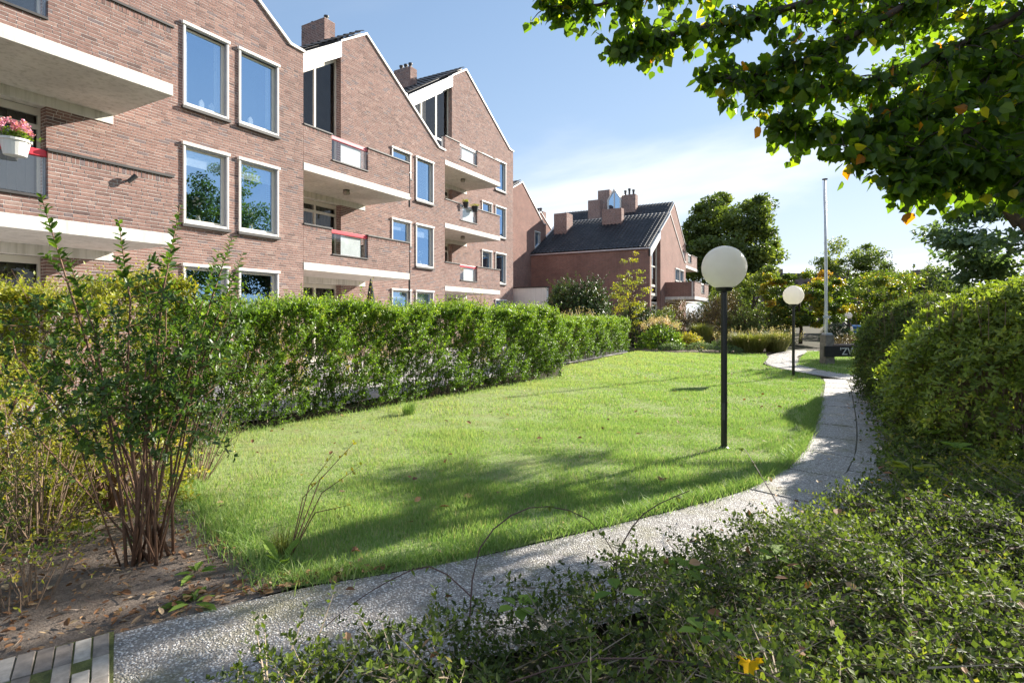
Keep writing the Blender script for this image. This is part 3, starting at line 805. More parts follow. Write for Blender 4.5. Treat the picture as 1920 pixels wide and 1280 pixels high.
B2 = building("apartment_building", "middle gabled brick block with pink-red balcony rails and a single tall chimney", -14.9, 10.8, 20.4, 9.1, 15.45, 12.12, (3.13, 5.95), 14.2, -24,
    [(16.84, 18.0, 7.3, 8.28), (18.33, 19.53, 6.5, 8.28), (16.84, 18.0, 4.5, 5.46, dict(blind=.4, curtain=False)), (18.33, 19.53, 3.72, 5.46, dict(blind=.28, curtain=False, ornament=[(18.9, 'orchid')])),
     (16.84, 18.0, 1.5, 2.66, dict(blind=.3)), (18.33, 19.53, .95, 2.66, dict(blind=.3))],
    [(11.84, 13.36, 15.4, RED, .7), (11.84, 13.36, 15.4, PINKR, .7)], seed=103,
    chim=[(-17.45, -16.2, 14.63, 15.14, 11.3, 12.75, [(-17.1, 14.9, .16, .07), (-16.4, 14.9, .22, .07)])])
B3 = building("apartment_building", "tallest gabled brick block with three balconies and two dark pots on a rail", -17.0, 20.4, 30.5, 12.0, 25.2, 15.05, (3.0, 5.85, 8.7), 23.9, -27,
    [(26.8, 27.9, 10.0, 10.9), (28.3, 29.55, 9.2, 10.95), (26.8, 27.9, 7.2, 8.2), (28.3, 29.55, 6.4, 8.2), (26.8, 27.9, 4.3, 5.4, dict(blind=.3)), (28.3, 29.55, 3.6, 5.4), (28.3, 29.55, .9, 2.6)],
    [(21.6, 23.1, 25.3, RED, .7), (21.6, 23.1, 25.3, RAILP, .75), (21.6, 23.1, 25.3, RAILP, .8)], seed=203,
    chim=[(-19.4, -18.3, 22.1, 22.62, 13.0, 14.35, [(-19.1, 22.35, .28, .08), (-18.8, 22.35, .28, .08), (-18.5, 22.35, .28, .08)])])
B4 = building("apartment_building", "brick gable peeping out just right of the tallest block, half in shadow", -19.1, 30.5, 39.6, 8.9, 35.6, 11.4, (3.0, 5.85), 30.52, -28,
    [(37.6, 38.5, 6.4, 8.1)], [(31.6, 33.0, 35.2, RAILP, .5)] * 2, seed=303, detailed=False, plain_gable=True, group="brick apartment blocks stepping back along the garden")
HA = building("apartment_building", "low brick house side-on beyond the dark shrub, dark tiled roof with chimneys", -10.1, 37.0, 48.0, 6.2, 42.5, 9.4, (3.1,), 39.6, -18.9,
    [(44.2, 45.5, 4.45, 5.4), (45.8, 47.1, 4.45, 5.4)], [(43.5, 44.8, 46.5, RAILP, .6, 41.0)], seed=403, detailed=False,
    chim=[(-14.95, -13.4, 41.0, 41.6, 8.2, 9.95, [], ), (-18.6, -17.5, 40.0, 41.2, 7.6, 9.8, [])])
HB = building("apartment_building", "brick house behind the low one, taller gable with white-framed glazed dormer", -12.2, 48.0, 58.0, 9.0, 53.0, 12.3, (3.1, 6.0), 50.6, -23.0,
    [(54.5, 55.5, 6.6, 8.2)], [(49.0, 50.4, 52.8, RAILP, .6)] * 2, seed=503, detailed=False,
    chim=[(-19.5, -18.3, 49.6, 50.4, 9.6, 12.7, []), (-19.4, -18.2, 52.0, 52.7, 11.4, 14.1, []), (-16.9, -15.5, 51.6, 52.4, 11.0, 13.3, [(-16.6, 52, .5, .1), (-16.2, 52, .65, .1), (-15.8, 52, .5, .1)])])
d = MB(); d.prism([(-18.2, 11.0), (-16.9, 11.0), (-16.9, 13.0), (-17.55, 13.95), (-18.2, 13.0)], 'y', 51.6, 54.5); dm = d.build("dormer", BSHEET, HB)
d = MB()
for a, b in (((-18.25, 12.95), (-17.55, 14.02)), ((-17.55, 14.02), (-16.85, 12.95))):
    d.prism([(a[0], a[1] - .2), (b[0], b[1] - .2), b, a], 'y', 51.45, 54.6)
d.box(-18.24, -18.1, 51.47, 51.58, 11, 12.96); d.box(-17.6, -17.5, 51.47, 51.58, 11, 13.8); d.box(-17.0, -16.86, 51.47, 51.58, 11, 12.96); d.box(-18.1, -17.0, 51.48, 51.57, 11.9, 12.0)
d.build("dormer_frame", WHITE, dm)
d = MB(); d.prism([(-18.1, 11.1), (-17.0, 11.1), (-17.0, 12.95), (-17.55, 13.8), (-18.1, 12.95)], 'y', 51.52, 51.55); d.build("pane", GLASS, dm)
k = MB(); k.tube([(-18.15, 38.9, 7.2), (-18.15, 38.9, 7.75)], .09, 8); k.box(-18.5, -17.8, 38.6, 39.2, 7.15, 7.3); k.build("vent_pipe", COPING, HA)
bush_later = [("shrub", "light shrub under the taller house's balcony", (-7.2, 47.0, 0), 2.2, 1.8, 4.2, 141), ("shrub", "tall shrub mass behind the low house's right corner", (-9.0, 61.0, 0), 3.0, 2.0, 5.2, 142)]
HC = building("apartment_building", "brick roofline with small chimneys glimpsed between gable and low house", -22.5, 41.0, 50.0, 8.9, 45.5, 11.2, (3.0, 5.9), 43.5, -31,
    [], [(41.5, 42.5, 45, RAILP, .5)] * 2, seed=603, detailed=False, chim=[(-23.9, -22.9, 43.6, 44.4, 9.9, 11.7, [(-23.4, 44, .3, .1)]), (-23.6, -22.8, 46.6, 47.3, 10.2, 11.5, [(-23.2, 47, .4, .1), (-23.45, 47, .4, .1)])])

# white rendered wall at the end of the terrace
w = MB(); w.box(-17.6, -15.0, 31.2, 31.45, 0, 3.45)
wwall = tag(empty("garden_wall", (-16.3, 31.3, 0)), "white rendered wall beside the foot of the tallest block", "wall")
w.build("render", WHITE, wwall); w = MB(); w.box(-17.65, -14.95, 31.15, 31.5, 3.45, 3.52); w.build("coping", COPING, wwall)

# long flat-roofed block on the skyline
far = empty("apartment_building", (3, 139, 0), "long flat-roofed block low on the far skyline behind the trees", "building")
c0, c1 = Vector((-12, 128)), Vector((24, 150)); ud = (c1 - c0).normalized(); nv = Vector((ud.y, -ud.x))
def far_box(u0, u1, d0, d1, z0, z1, name, m, par):
    k = MB(); q = [c0 + ud * u + nv * d for u, d in ((u0, d0), (u1, d0), (u1, d1), (u0, d1))]
    k.add([(p.x, p.y, z0) for p in q] + [(p.x, p.y, z1) for p in q], [(0, 3, 2, 1), (4, 5, 6, 7), (0, 1, 5, 4), (1, 2, 6, 5), (2, 3, 7, 6), (3, 0, 4, 7)])
    return k.build(name, m, par)
GREYB = plain("grey_brown_brick", (.17, .13, .12), rough=.9, var=.15, scale=1)
fw = far_box(0, 42, -10, 0, 0, 10.6, "wall", GREYB, far)
far_box(-.3, 42.3, -10.3, .3, 10.6, 11.0, "roof_edge", COPING, far)
for u in (4, 17, 29, 38): far_box(u, u + 3, -6, -3, 11.0, 12.2, "roof_box", GREYB, far)
for r in range(3):
    for i in range(14): far_box(1.2 + i * 2.9, 2.8 + i * 2.9, -.1, .06, 1.5 + r * 3.1, 3.0 + r * 3.1, "window", GLASS, far)

# ================================================================ fittings on the facades
def wall_lamp(x, y, z, label):
    o = empty("wall_lamp", (x, y, z), label, "lamp")
    k = MB(); k.tube([(x, y, z), (x + .09, y, z - .01)], .022, 8); k.build("bracket", COPING, o)
    k = MB(); k.tube([(x + .075, y - .05, z - .05), (x + .12, y + .06, z + .08)], [.035, .045], 10); k.build("spotlight_head", COPING, o)
wall_lamp(-10.7, 5.25, 3.98, "small dark spotlight on the nearest brick balcony parapet")
def ceiling_light(x, y, z, label):
    o = empty("ceiling_light", (x, y, z), label, "lamp", "ceiling lights under balconies")
    k = MB(); k.lathe([(.10, -.03), (.11, -.02), (.11, 0)], (x, y, z), 14); k.build("base_ring", COPING, o)
    k = MB(); k.lathe([(.03, -.17), (.09, -.15), (.12, -.09), (.09, -.031)], (x, y, z), 14); k.build("glass_shade", plain("lamp_glass", (.35, .32, .27), rough=.25, var=.1), o, smooth=True)
ceiling_light(-13.6, 13.2, 5.73, "round ceiling light under the upper balcony of the middle block")
ceiling_light(-15.7, 23.0, 8.48, "tiny ceiling light under the top balcony of the tallest block")
ceiling_light(-15.7, 23.0, 5.63, "tiny ceiling light under the second balcony of the tallest block")
def downpipe(x, y, z0, z1, label):
    o = empty("downpipe", (x, y, z0), label, "pipe", "downpipes at the balcony ends")
    k = MB(); k.tube([(x, y, z0), (x, y, z1)], .035, 8); k.build("pipe", COPING, o)
    for z in (z0 + .3, z1 - .3):
        k = MB(); k.box(x - .05, x + .05, y - .04, y + .04, z, z + .03); k.build("clamp", ZINC, o)
downpipe(-12.86, 15.48, 2.2, 4.2, "dark downpipe at the end of the middle block's lower balcony")
downpipe(-12.86, 15.48, 5.5, 7.0, "dark downpipe at the end of the middle block's upper balcony")

def leaf_arrays(P, D, N, L, W, prof=((.25, .85), (.62, .9)), fold=.22, droop=.12):
    """six-point folded leaves; returns verts (n*6,3), quads"""
    n = len(P); D = unit(D); S = unit(np.cross(D, N)); N = np.cross(S, D)
    L = np.broadcast_to(L, n)[:, None]; W = np.broadcast_to(W, n)[:, None] / 2
    (a1, w1), (a2, w2) = prof
    tip = P + D * L - N * L * droop
    l1 = P + D * L * a1 + S * W * w1 + N * W * fold * w1; r1 = P + D * L * a1 - S * W * w1 + N * W * fold * w1
    l2 = P + D * L * a2 + S * W * w2 + N * (W * fold * w2 - L * droop * .4); r2 = P + D * L * a2 - S * W * w2 + N * (W * fold * w2 - L * droop * .4)
    V = np.stack([P, r1, r2, tip, l2, l1], 1).reshape(-1, 3)
    b = (np.arange(n) * 6)[:, None]
    Fq = np.concatenate([b + np.array([[0, 1, 2, 3]]), b + np.array([[0, 3, 4, 5]])])
    return V, Fq
def diamond_arrays(P, D, N, L, W, fold=.2):
    """four-point leaves, for foliage farther off"""
    n = len(P); D = unit(D); S = unit(np.cross(D, N)); N = np.cross(S, D)
    L = np.broadcast_to(L, n)[:, None]; W = np.broadcast_to(W, n)[:, None] / 2
    V = np.stack([P, P + D * L * .45 - S * W + N * W * fold, P + D * L, P + D * L * .45 + S * W + N * W * fold], 1).reshape(-1, 3)
    b = (np.arange(n) * 4)[:, None]
    return V, np.concatenate([b + np.array([[0, 1, 2]]), b + np.array([[0, 2, 3]])])
def rand_dir(rg, n): return unit(rg.normal(size=(n, 3)))
def tubes_np(A, B, C, ra, rb):
    """three-sided twigs through A-B-C"""
    d = unit(C - A); ref = np.where(np.abs(d[:, 2:3]) > .9, np.array([[1., 0, 0]]), np.array([[0, 0, 1.]]))
    u = unit(np.cross(d, ref)); w = np.cross(d, u); n = len(A); rings = []
    for Pp, r in ((A, ra), (B, (np.asarray(ra) + np.asarray(rb)) / 2), (C, rb)):
        r = np.broadcast_to(r, n)[:, None]
        for k in range(3):
            a = 2 * math.pi * k / 3; rings.append(Pp + (u * math.cos(a) + w * math.sin(a)) * r)
    V = np.stack(rings, 1).reshape(-1, 3); b = (np.arange(n) * 9)[:, None]; q = []
    for i in range(2):
        for k in range(3): q.append((i * 3 + k, i * 3 + (k + 1) % 3, i * 3 + 3 + (k + 1) % 3, i * 3 + 3 + k))
    return V, np.concatenate([b + np.array([x]) for x in q])
def spikes_np(A, C, r):
    """thin three-sided twigs tapering to a point"""
    d = unit(C - A); ref = np.where(np.abs(d[:, 2:3]) > .9, np.array([[1., 0, 0]]), np.array([[0, 0, 1.]])); u = unit(np.cross(d, ref)); w = np.cross(d, u)
    r = np.broadcast_to(r, len(A))[:, None]; V = np.stack([A + (u * math.cos(a) + w * math.sin(a)) * r for a in (0, 2.094, 4.189)] + [C], 1).reshape(-1, 3)
    b = (np.arange(len(A)) * 4)[:, None]; return V, np.concatenate([b + np.array([[0, 1, 3]]), b + np.array([[1, 2, 3]]), b + np.array([[2, 0, 3]])])
def shoots(rg, P0, D0, length, nleaf, L, W, droop=.15, spread=.9, upleaf=.5, s0=.15, prof=((.25, .85), (.62, .9)), near=True, jit=.25):
    """leafy shoots: twig from P0 along D0, leaves in alternating pairs. returns leaf V,F, twig V,F, leaf count per shoot"""
    n = len(P0); D0 = unit(D0); length = np.broadcast_to(length, n)
    g_ = np.array([0, 0, -1.0])
    def at(s): return P0 + D0 * (length * s)[:, None] + g_ * (droop * length * s * s)[:, None]
    A, Bm, C = at(np.zeros(n)), at(np.full(n, .5)), at(np.ones(n))
    tv, tf = spikes_np(A, C, .004 * (length / .3))
    ref = np.where(np.abs(D0[:, 2:3]) > .9, np.array([[1., 0, 0]]), np.array([[0, 0, 1.]]))
    u = unit(np.cross(D0, ref)); w = np.cross(D0, u); Ps, Ds, Ns = [], [], []
    ph = rg.uniform(0, 6.28, n)
    for k in range(nleaf):
        s = s0 + (1 - s0) * (k // 2 + .5) / max(nleaf // 2, 1); s = np.clip(s + rg.normal(0, .03, n), 0, 1)
        a = ph + (k % 2) * math.pi + (k // 2) * 1.57
        side = u * np.cos(a)[:, None] + w * np.sin(a)[:, None]
        dd = unit(side * spread + D0 * .6 + np.array([0, 0, 1.0]) * upleaf * .3 + rg.normal(0, jit, (n, 3)))
        Ps.append(at(s)); Ds.append(dd); Ns.append(unit(D0 * .8 + np.array([0, 0, 1.0]) * .7 - side * .2 + rg.normal(0, jit, (n, 3))))
    P = np.concatenate(Ps); D = np.concatenate(Ds); N = np.concatenate(Ns); m = len(P)
    Lr = L * rg.uniform(.65, 1.2, m); Wr = W * rg.uniform(.7, 1.2, m)
    V, Fq = leaf_arrays(P, D, N, Lr, Wr, prof) if near else diamond_arrays(P, D, N, Lr, Wr)
    return V, Fq, tv, tf, m

def join(parts):
    V, Fq, k = [], [], 0
    for v, f in parts: V.append(v); Fq.append(f + k); k += len(v)
    return np.concatenate(V), np.concatenate(Fq)

BARK = plain("bark_brown", (.075, .052, .038), rough=.9, var=.35, scale=14, bump=.5, bscale=40)
TWIG = plain("twig_red_brown", (.16, .085, .05), rough=.8, var=.35, scale=30)
TWIGG = plain("twig_grey", (.30, .235, .17), rough=.85, var=.3, scale=25)
DEADT = plain("dead_twig", (.20, .135, .09), rough=.9, var=.3, scale=20)
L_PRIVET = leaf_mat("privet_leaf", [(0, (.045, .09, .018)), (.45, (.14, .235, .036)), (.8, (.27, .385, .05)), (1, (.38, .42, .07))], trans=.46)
L_LIME = leaf_mat("linden_leaf", [(0, (0.040, 0.081, 0.016)), (.55, (0.103, 0.178, 0.028)), (.85, (0.207, 0.265, 0.034)), (.96, (0.460, 0.368, 0.034)), (1, (0.483, 0.184, 0.023))], trans=.66, tcol=(1.7, 1.7, .35), rough=.38)
L_DARK = leaf_mat("dark_shrub_leaf", [(0, (0.028, 0.050, 0.020)), (.6, (0.064, 0.114, 0.032)), (.9, (0.137, 0.170, 0.046)), (1, (0.365, 0.114, 0.068))], trans=.25)
L_RED = leaf_mat("reddish_shrub_leaf", [(0, (0.051, 0.043, 0.025)), (.5, (0.144, 0.101, 0.060)), (.8, (0.203, 0.169, 0.051)), (1, (0.338, 0.135, 0.085))], trans=.3)
L_COVER = leaf_mat("groundcover_leaf", [(0, (.035, .055, .02)), (.5, (.115, .155, .042)), (.85, (.20, .26, .06)), (1, (.38, .32, .08))], trans=.42, rough=.6, spec=.25)
L_FORE = leaf_mat("upright_shrub_leaf", [(0, (0.034, 0.072, 0.020)), (.55, (0.084, 0.151, 0.030)), (.9, (0.169, 0.254, 0.042)), (1, (0.456, 0.355, 0.050))], trans=.42)
L_YEL = leaf_mat("golden_leaf", [(0, (.15, .19, .03)), (.5, (.32, .34, .045)), (1, (.50, .40, .06))], trans=.5, tcol=(1.2, 1.25, .5))
L_MAPLE = leaf_mat("maple_leaf", [(0, (0.044, 0.074, 0.016)), (.55, (0.134, 0.196, 0.026)), (.8, (0.360, 0.316, 0.044)), (1, (0.500, 0.256, 0.044))], trans=.45)
L_TREE = leaf_mat("tree_leaf", [(0, (0.063, 0.092, 0.032)), (.6, (0.161, 0.213, 0.057)), (1, (0.299, 0.322, 0.081))], trans=.45, rough=.5)
L_BLUE = leaf_mat("blue_green_leaf", [(0, (0.078, 0.132, 0.078)), (.6, (0.158, 0.228, 0.123)), (1, (0.263, 0.333, 0.158))], trans=.42, rough=.5)
L_DOME = leaf_mat("clipped_shrub_leaf", [(0, (.09, .13, .03)), (.5, (.25, .32, .055)), (.85, (.40, .43, .07)), (1, (.48, .40, .09))], trans=.46)
L_GRASS = leaf_mat("grass_blade", [(0, (.13, .22, .055)), (.45, (.235, .36, .105)), (.8, (.37, .44, .17)), (1, (.52, .45, .26))], trans=.42, tcol=(1.1, 1.2, .65), rough=.5, spec=.25)
L_REED = leaf_mat("ornamental_grass", [(0, (0.120, 0.144, 0.036)), (.6, (0.240, 0.252, 0.072)), (1, (0.500, 0.432, 0.228))], trans=.4)
L_PINK = leaf_mat("pink_flower", [(0, (.55, .16, .32)), (1, (.80, .42, .55))], trans=.3)
L_HYD = leaf_mat("hydrangea_flower", [(0, (.50, .42, .28)), (.6, (.62, .50, .38)), (1, (.62, .34, .32))], trans=.3)
L_DEAD = leaf_mat("dead_leaf", [(0, (.10, .045, .02)), (.5, (.26, .12, .05)), (.85, (.42, .25, .13)), (1, (.55, .42, .26))], trans=.2, rough=.7)
L_GOLD = leaf_mat("fallen_yellow_leaf", [(0, (.62, .33, .008)), (1, (.75, .45, .012))], rough=.85, spec=.05, trans=.4)

def foliage(name, parent, parts, tone, m):
    V, Fq = join(parts); return np_mesh(name, V, Fq, m, parent, tone=tone)

# ================================================================ trees
def tree(name, label, loc, h, rx, ry, z0, lm, nclump, nleaf, leaf, seed, trunk_r=.18, group=None, flat=.55, lean=(0, 0), tone_top=0.0, gaps=.25, cat="tree", clump_r=.28, limbs=9):
    """tapered trunk, limbs, crown of leaf clumps filling an uneven ellipsoid from z0 to h"""
    rg = np.random.default_rng(seed); rr = random.Random(seed)
    t = empty(name, loc, label, cat, group); x, y = loc[0], loc[1]
    cz, rz = (z0 + h) / 2, (h - z0) / 2
    k = MB(); zt = z0 + (h - z0) * .6
    k.tube([(x, y, -.1), (x + .05, y, zt * .3), (x + lean[0] * .5 - .06, y + lean[1] * .5, zt * .65), (x + lean[0], y + lean[1], zt)], [trunk_r * 1.35, trunk_r, trunk_r * .75, trunk_r * .3], 10)
    k.build("trunk", BARK, t, smooth=True)
    # clump centres, pushed towards the crown's surface
    C = rand_dir(rg, nclump) * (rg.uniform(.25, 1.0, (nclump, 1)) ** .45)
    lump = 1 + gaps * np.sin(C[:, :1] * 5.1 + seed) * np.cos(C[:, 1:2] * 4.3 + seed * 2) + gaps * .5 * np.sin(C[:, 2:3] * 7 + seed)
    C = C * lump * np.array([[rx, ry, rz]]) + np.array([[x + lean[0], y + lean[1], cz]])
    for i in range(limbs):
        c = C[rr.randrange(nclump)]; s = rr.uniform(.35, .95)
        b = Vector((x + lean[0] * s, y + lean[1] * s, max(z0 * .8, zt * s)))
        e = Vector(c); mid = (b + e) / 2 + Vector((0, 0, -.1 * (e - b).length + .12 * (e - b).length))
        k = MB(); k.tube([b, mid, e], [trunk_r * .42, trunk_r * .24, .01], 5); k.build("limb", BARK, t, smooth=True)
    per = nleaf // nclump; ci = np.repeat(np.arange(nclump), per); n = len(ci)
    cr = (rx + ry + rz) / 3 * clump_r * rg.uniform(.6, 1.3, nclump)
    off = rand_dir(rg, n) * (rg.random((n, 1)) ** .5) * cr[ci][:, None]; off[:, 2] *= flat
    P = C[ci] + off
    out = unit(P - np.array([[x + lean[0], y + lean[1], cz - rz * .3]]))
    D = unit(out * .5 + rand_dir(rg, n) + np.array([0, 0, -.25])); N = unit(np.array([0, 0, 1.0]) * .6 + out * .5 + rand_dir(rg, n) * .7)
    V, Fq = diamond_arrays(P, D, N, leaf * rg.uniform(.6, 1.3, n), leaf * .72 * rg.uniform(.6, 1.3, n))
    ctone = np.clip(rg.normal(.45, .2, nclump) + tone_top * (C[:, 2] - cz) / rz, 0, 1)
    tone = np.clip(ctone[ci] + rg.normal(0, .14, n), 0, 1)
    np_mesh("crown", V, Fq, lm, t, tone=np.repeat(tone, 4))
    return t

def bush(name, label, loc, rx, ry, h, lm, n, leaf, seed, z0=.1, group=None, nleaf=10, stems=8, cat="shrub", shoot=.3, up=.4, near=False, twig=None, box=.0, tonemu=.45, spike=0.0, W=.55):
    """rounded shrub of leafy shoots over a cluster of stems"""
    rg = np.random.default_rng(seed); rr = random.Random(seed); t = empty(name, loc, label, cat, group); x, y = loc[0], loc[1]
    d = rand_dir(rg, n); d[:, 2] = np.abs(d[:, 2]) * 1.0 - .15
    r = rg.uniform(.45, 1.0, (n, 1)) ** .6
    lump = 1 + .14 * np.sin(d[:, :1] * 6 + seed) * np.cos(d[:, 1:2] * 5 + seed)
    P = d * r * lump * np.array([[rx, ry, h - z0 - shoot * .6]]) + np.array([[x, y, z0]])
    if box:   # squarer shoulders, for clipped shrubs
        q = np.sign(d) * np.abs(d) ** (1 - box); P = q * r * lump * np.array([[rx, ry, h - z0 - shoot * .6]]) + np.array([[x, y, z0]])
    P[:, 2] = np.maximum(P[:, 2], .05)
    D = unit(d * .7 + np.array([0, 0, up]) + rg.normal(0, .35, (n, 3)))
    ln = shoot * rg.uniform(.6, 1.3, n)
    if spike: ln = ln * np.where(rg.random(n) < spike, 2.2, 1.0)
    V, Fq, tv, tf, m = shoots(rg, P, D, ln, nleaf, leaf, leaf * W, near=near)
    st = np.clip(rg.normal(tonemu, .2, n), 0, 1); tone = np.clip(np.tile(st, nleaf) + rg.normal(0, .12, m), 0, 1)
    np_mesh("foliage", V, Fq, lm, t, tone=np.repeat(tone, 6 if near else 4))
    np_mesh("twigs", tv, tf, twig or TWIG, t)
    for i in range(stems):
        a = rr.uniform(0, 6.28); q = rr.uniform(.3, .8)
        k = MB(); k.tube([(x + rr.uniform(-.1, .1), y + rr.uniform(-.1, .1), -.03), (x + rx * q * .4 * math.cos(a), y + ry * q * .4 * math.sin(a), h * .4), (x + rx * q * math.cos(a), y + ry * q * math.sin(a), h * .75)], [.018, .013, .005], 5)
        k.build("stem", twig or BARK, t)
    return t

def grass_clump(name, label, loc, r, h, n, seed, lm=None, plume=0, group=None, w=.012):
    rg = np.random.default_rng(seed); t = empty(name, loc, label, "ornamental grass", group)
    a = rg.uniform(0, 6.28, n); rad = np.sqrt(rg.random(n)) * r * .35
    B = np.stack([loc[0] + rad * np.cos(a), loc[1] + rad * np.sin(a), np.zeros(n)], 1)
    a2 = a + rg.normal(0, .5, n); ln = h * rg.uniform(.7, 1.15, n); out = rg.uniform(.25, 1.0, n) * r
    dirx = np.stack([np.cos(a2), np.sin(a2), np.zeros(n)], 1); side = np.stack([-np.sin(a2), np.cos(a2), np.zeros(n)], 1) * w
    m1 = B + dirx * (out * .35)[:, None] + np.array([0, 0, 1.]) * (ln * .7)[:, None]
    tip = B + dirx * out[:, None] + np.array([0, 0, 1.]) * (ln * (1.0 - .3 * out / r))[:, None]
    V = np.stack([B - side, B + side, m1 + side * .8, m1 - side * .8, tip], 1).reshape(-1, 3); b = (np.arange(n) * 5)[:, None]
    Fq = np.concatenate([b + np.array([[0, 1, 2]]), b + np.array([[0, 2, 3]]), b + np.array([[3, 2, 4]])])
    np_mesh("blades", V, Fq, lm or L_REED, t, tone=np.repeat(np.clip(rg.normal(.5, .2, n), 0, 1), 5))
    if plume:
        idx = rg.choice(n, plume); P = tip[idx]; rep = 14; P2 = np.repeat(P, rep, 0) + rg.normal(0, .02, (plume * rep, 3)) + np.array([0, 0, 1.]) * rg.uniform(-.05, .22, (plume * rep, 1))
        V, Fq = diamond_arrays(P2, rand_dir(rg, len(P2)) + np.array([0, 0, .8]), rand_dir(rg, len(P2)), .05, .02)
        np_mesh("plumes", V, Fq, L_HYD, t, tone=np.repeat(rg.uniform(0, .8, len(P2)), 4))
    return t

tree("broadleaf_tree", "large broadleaf tree rising behind the nearest globe lamp", (-10.4, 74, 0), 17.2, 6.0, 6.0, 3.5, L_TREE, 170, 38000, .44, 21, trunk_r=.35, gaps=.14, clump_r=.24)
tree("broadleaf_tree", "small open-crowned tree right of the flagpole against the sky", (2.4, 70, 0), 9.8, 3.6, 3.4, 2.6, L_TREE, 70, 14000, .26, 22, trunk_r=.15, gaps=.3)
tree("maple_tree", "rounded maple with yellow-orange top behind the second lamp", (-1.2, 38.0, 0), 4.5, 2.3, 2.2, .5, L_MAPLE, 90, 30000, .13, 23, trunk_r=.09, tone_top=.28, limbs=12, clump_r=.2)
tree("broadleaf_tree", "yellow-green garden tree between flagpole and far skyline block", (3.2, 54, 0), 5.6, 3.4, 3.0, .8, L_MAPLE, 50, 12000, .2, 24, trunk_r=.12, tone_top=.1)
tree("broadleaf_tree", "mid-green tree just left of the second lamp's globe", (-5.2, 52, 0), 5.9, 3.0, 3.0, .6, L_TREE, 46, 14000, .2, 25, trunk_r=.13, tone_top=.2)
tree("broadleaf_tree", "tall hazy blue-green tree at the right behind the rounded shrubs", (10.8, 33, 0), 9.8, 6.2, 5.0, .8, L_BLUE, 170, 40000, .29, 26, trunk_r=.3, gaps=.14, clump_r=.2)  # bluish leaf colour stands in for the haze over this tree
tree("broadleaf_tree", "thin pale-leaved sapling before the end wall of the low house", (-9.3, 30.0, 0), 5.1, .95, .95, .8, L_YEL, 60, 2400, .10, 27, trunk_r=.035, limbs=14, clump_r=.2)
tree("broadleaf_tree", "low tree closing the far end of the garden", (7.5, 62, 0), 6.5, 4.0, 3.5, .6, L_TREE, 46, 12000, .22, 28, trunk_r=.14)
# trees along the right of the garden: they stand in the window reflections and shade the path
tree("broadleaf_tree", "roadside tree mirrored in the nearest block's first-floor windows", (12.5, 19, 0), 11.5, 3.8, 4.2, 2.6, L_TREE, 80, 20000, .2, 31, trunk_r=.22)
tree("broadleaf_tree", "second roadside tree mirrored in the first-floor windows", (14.0, 27, 0), 12.5, 3.8, 4.2, 2.6, L_TREE, 80, 20000, .2, 32, trunk_r=.22)

tree("linden_tree", "linden standing behind the low boughs, its crown hidden by them", (4.4, 14.0, 0), 7.0, 1.25, 2.1, 4.1, L_LIME, 44, 3600, .11, 33, trunk_r=.16, lean=(-2.7, -.5), clump_r=.26)
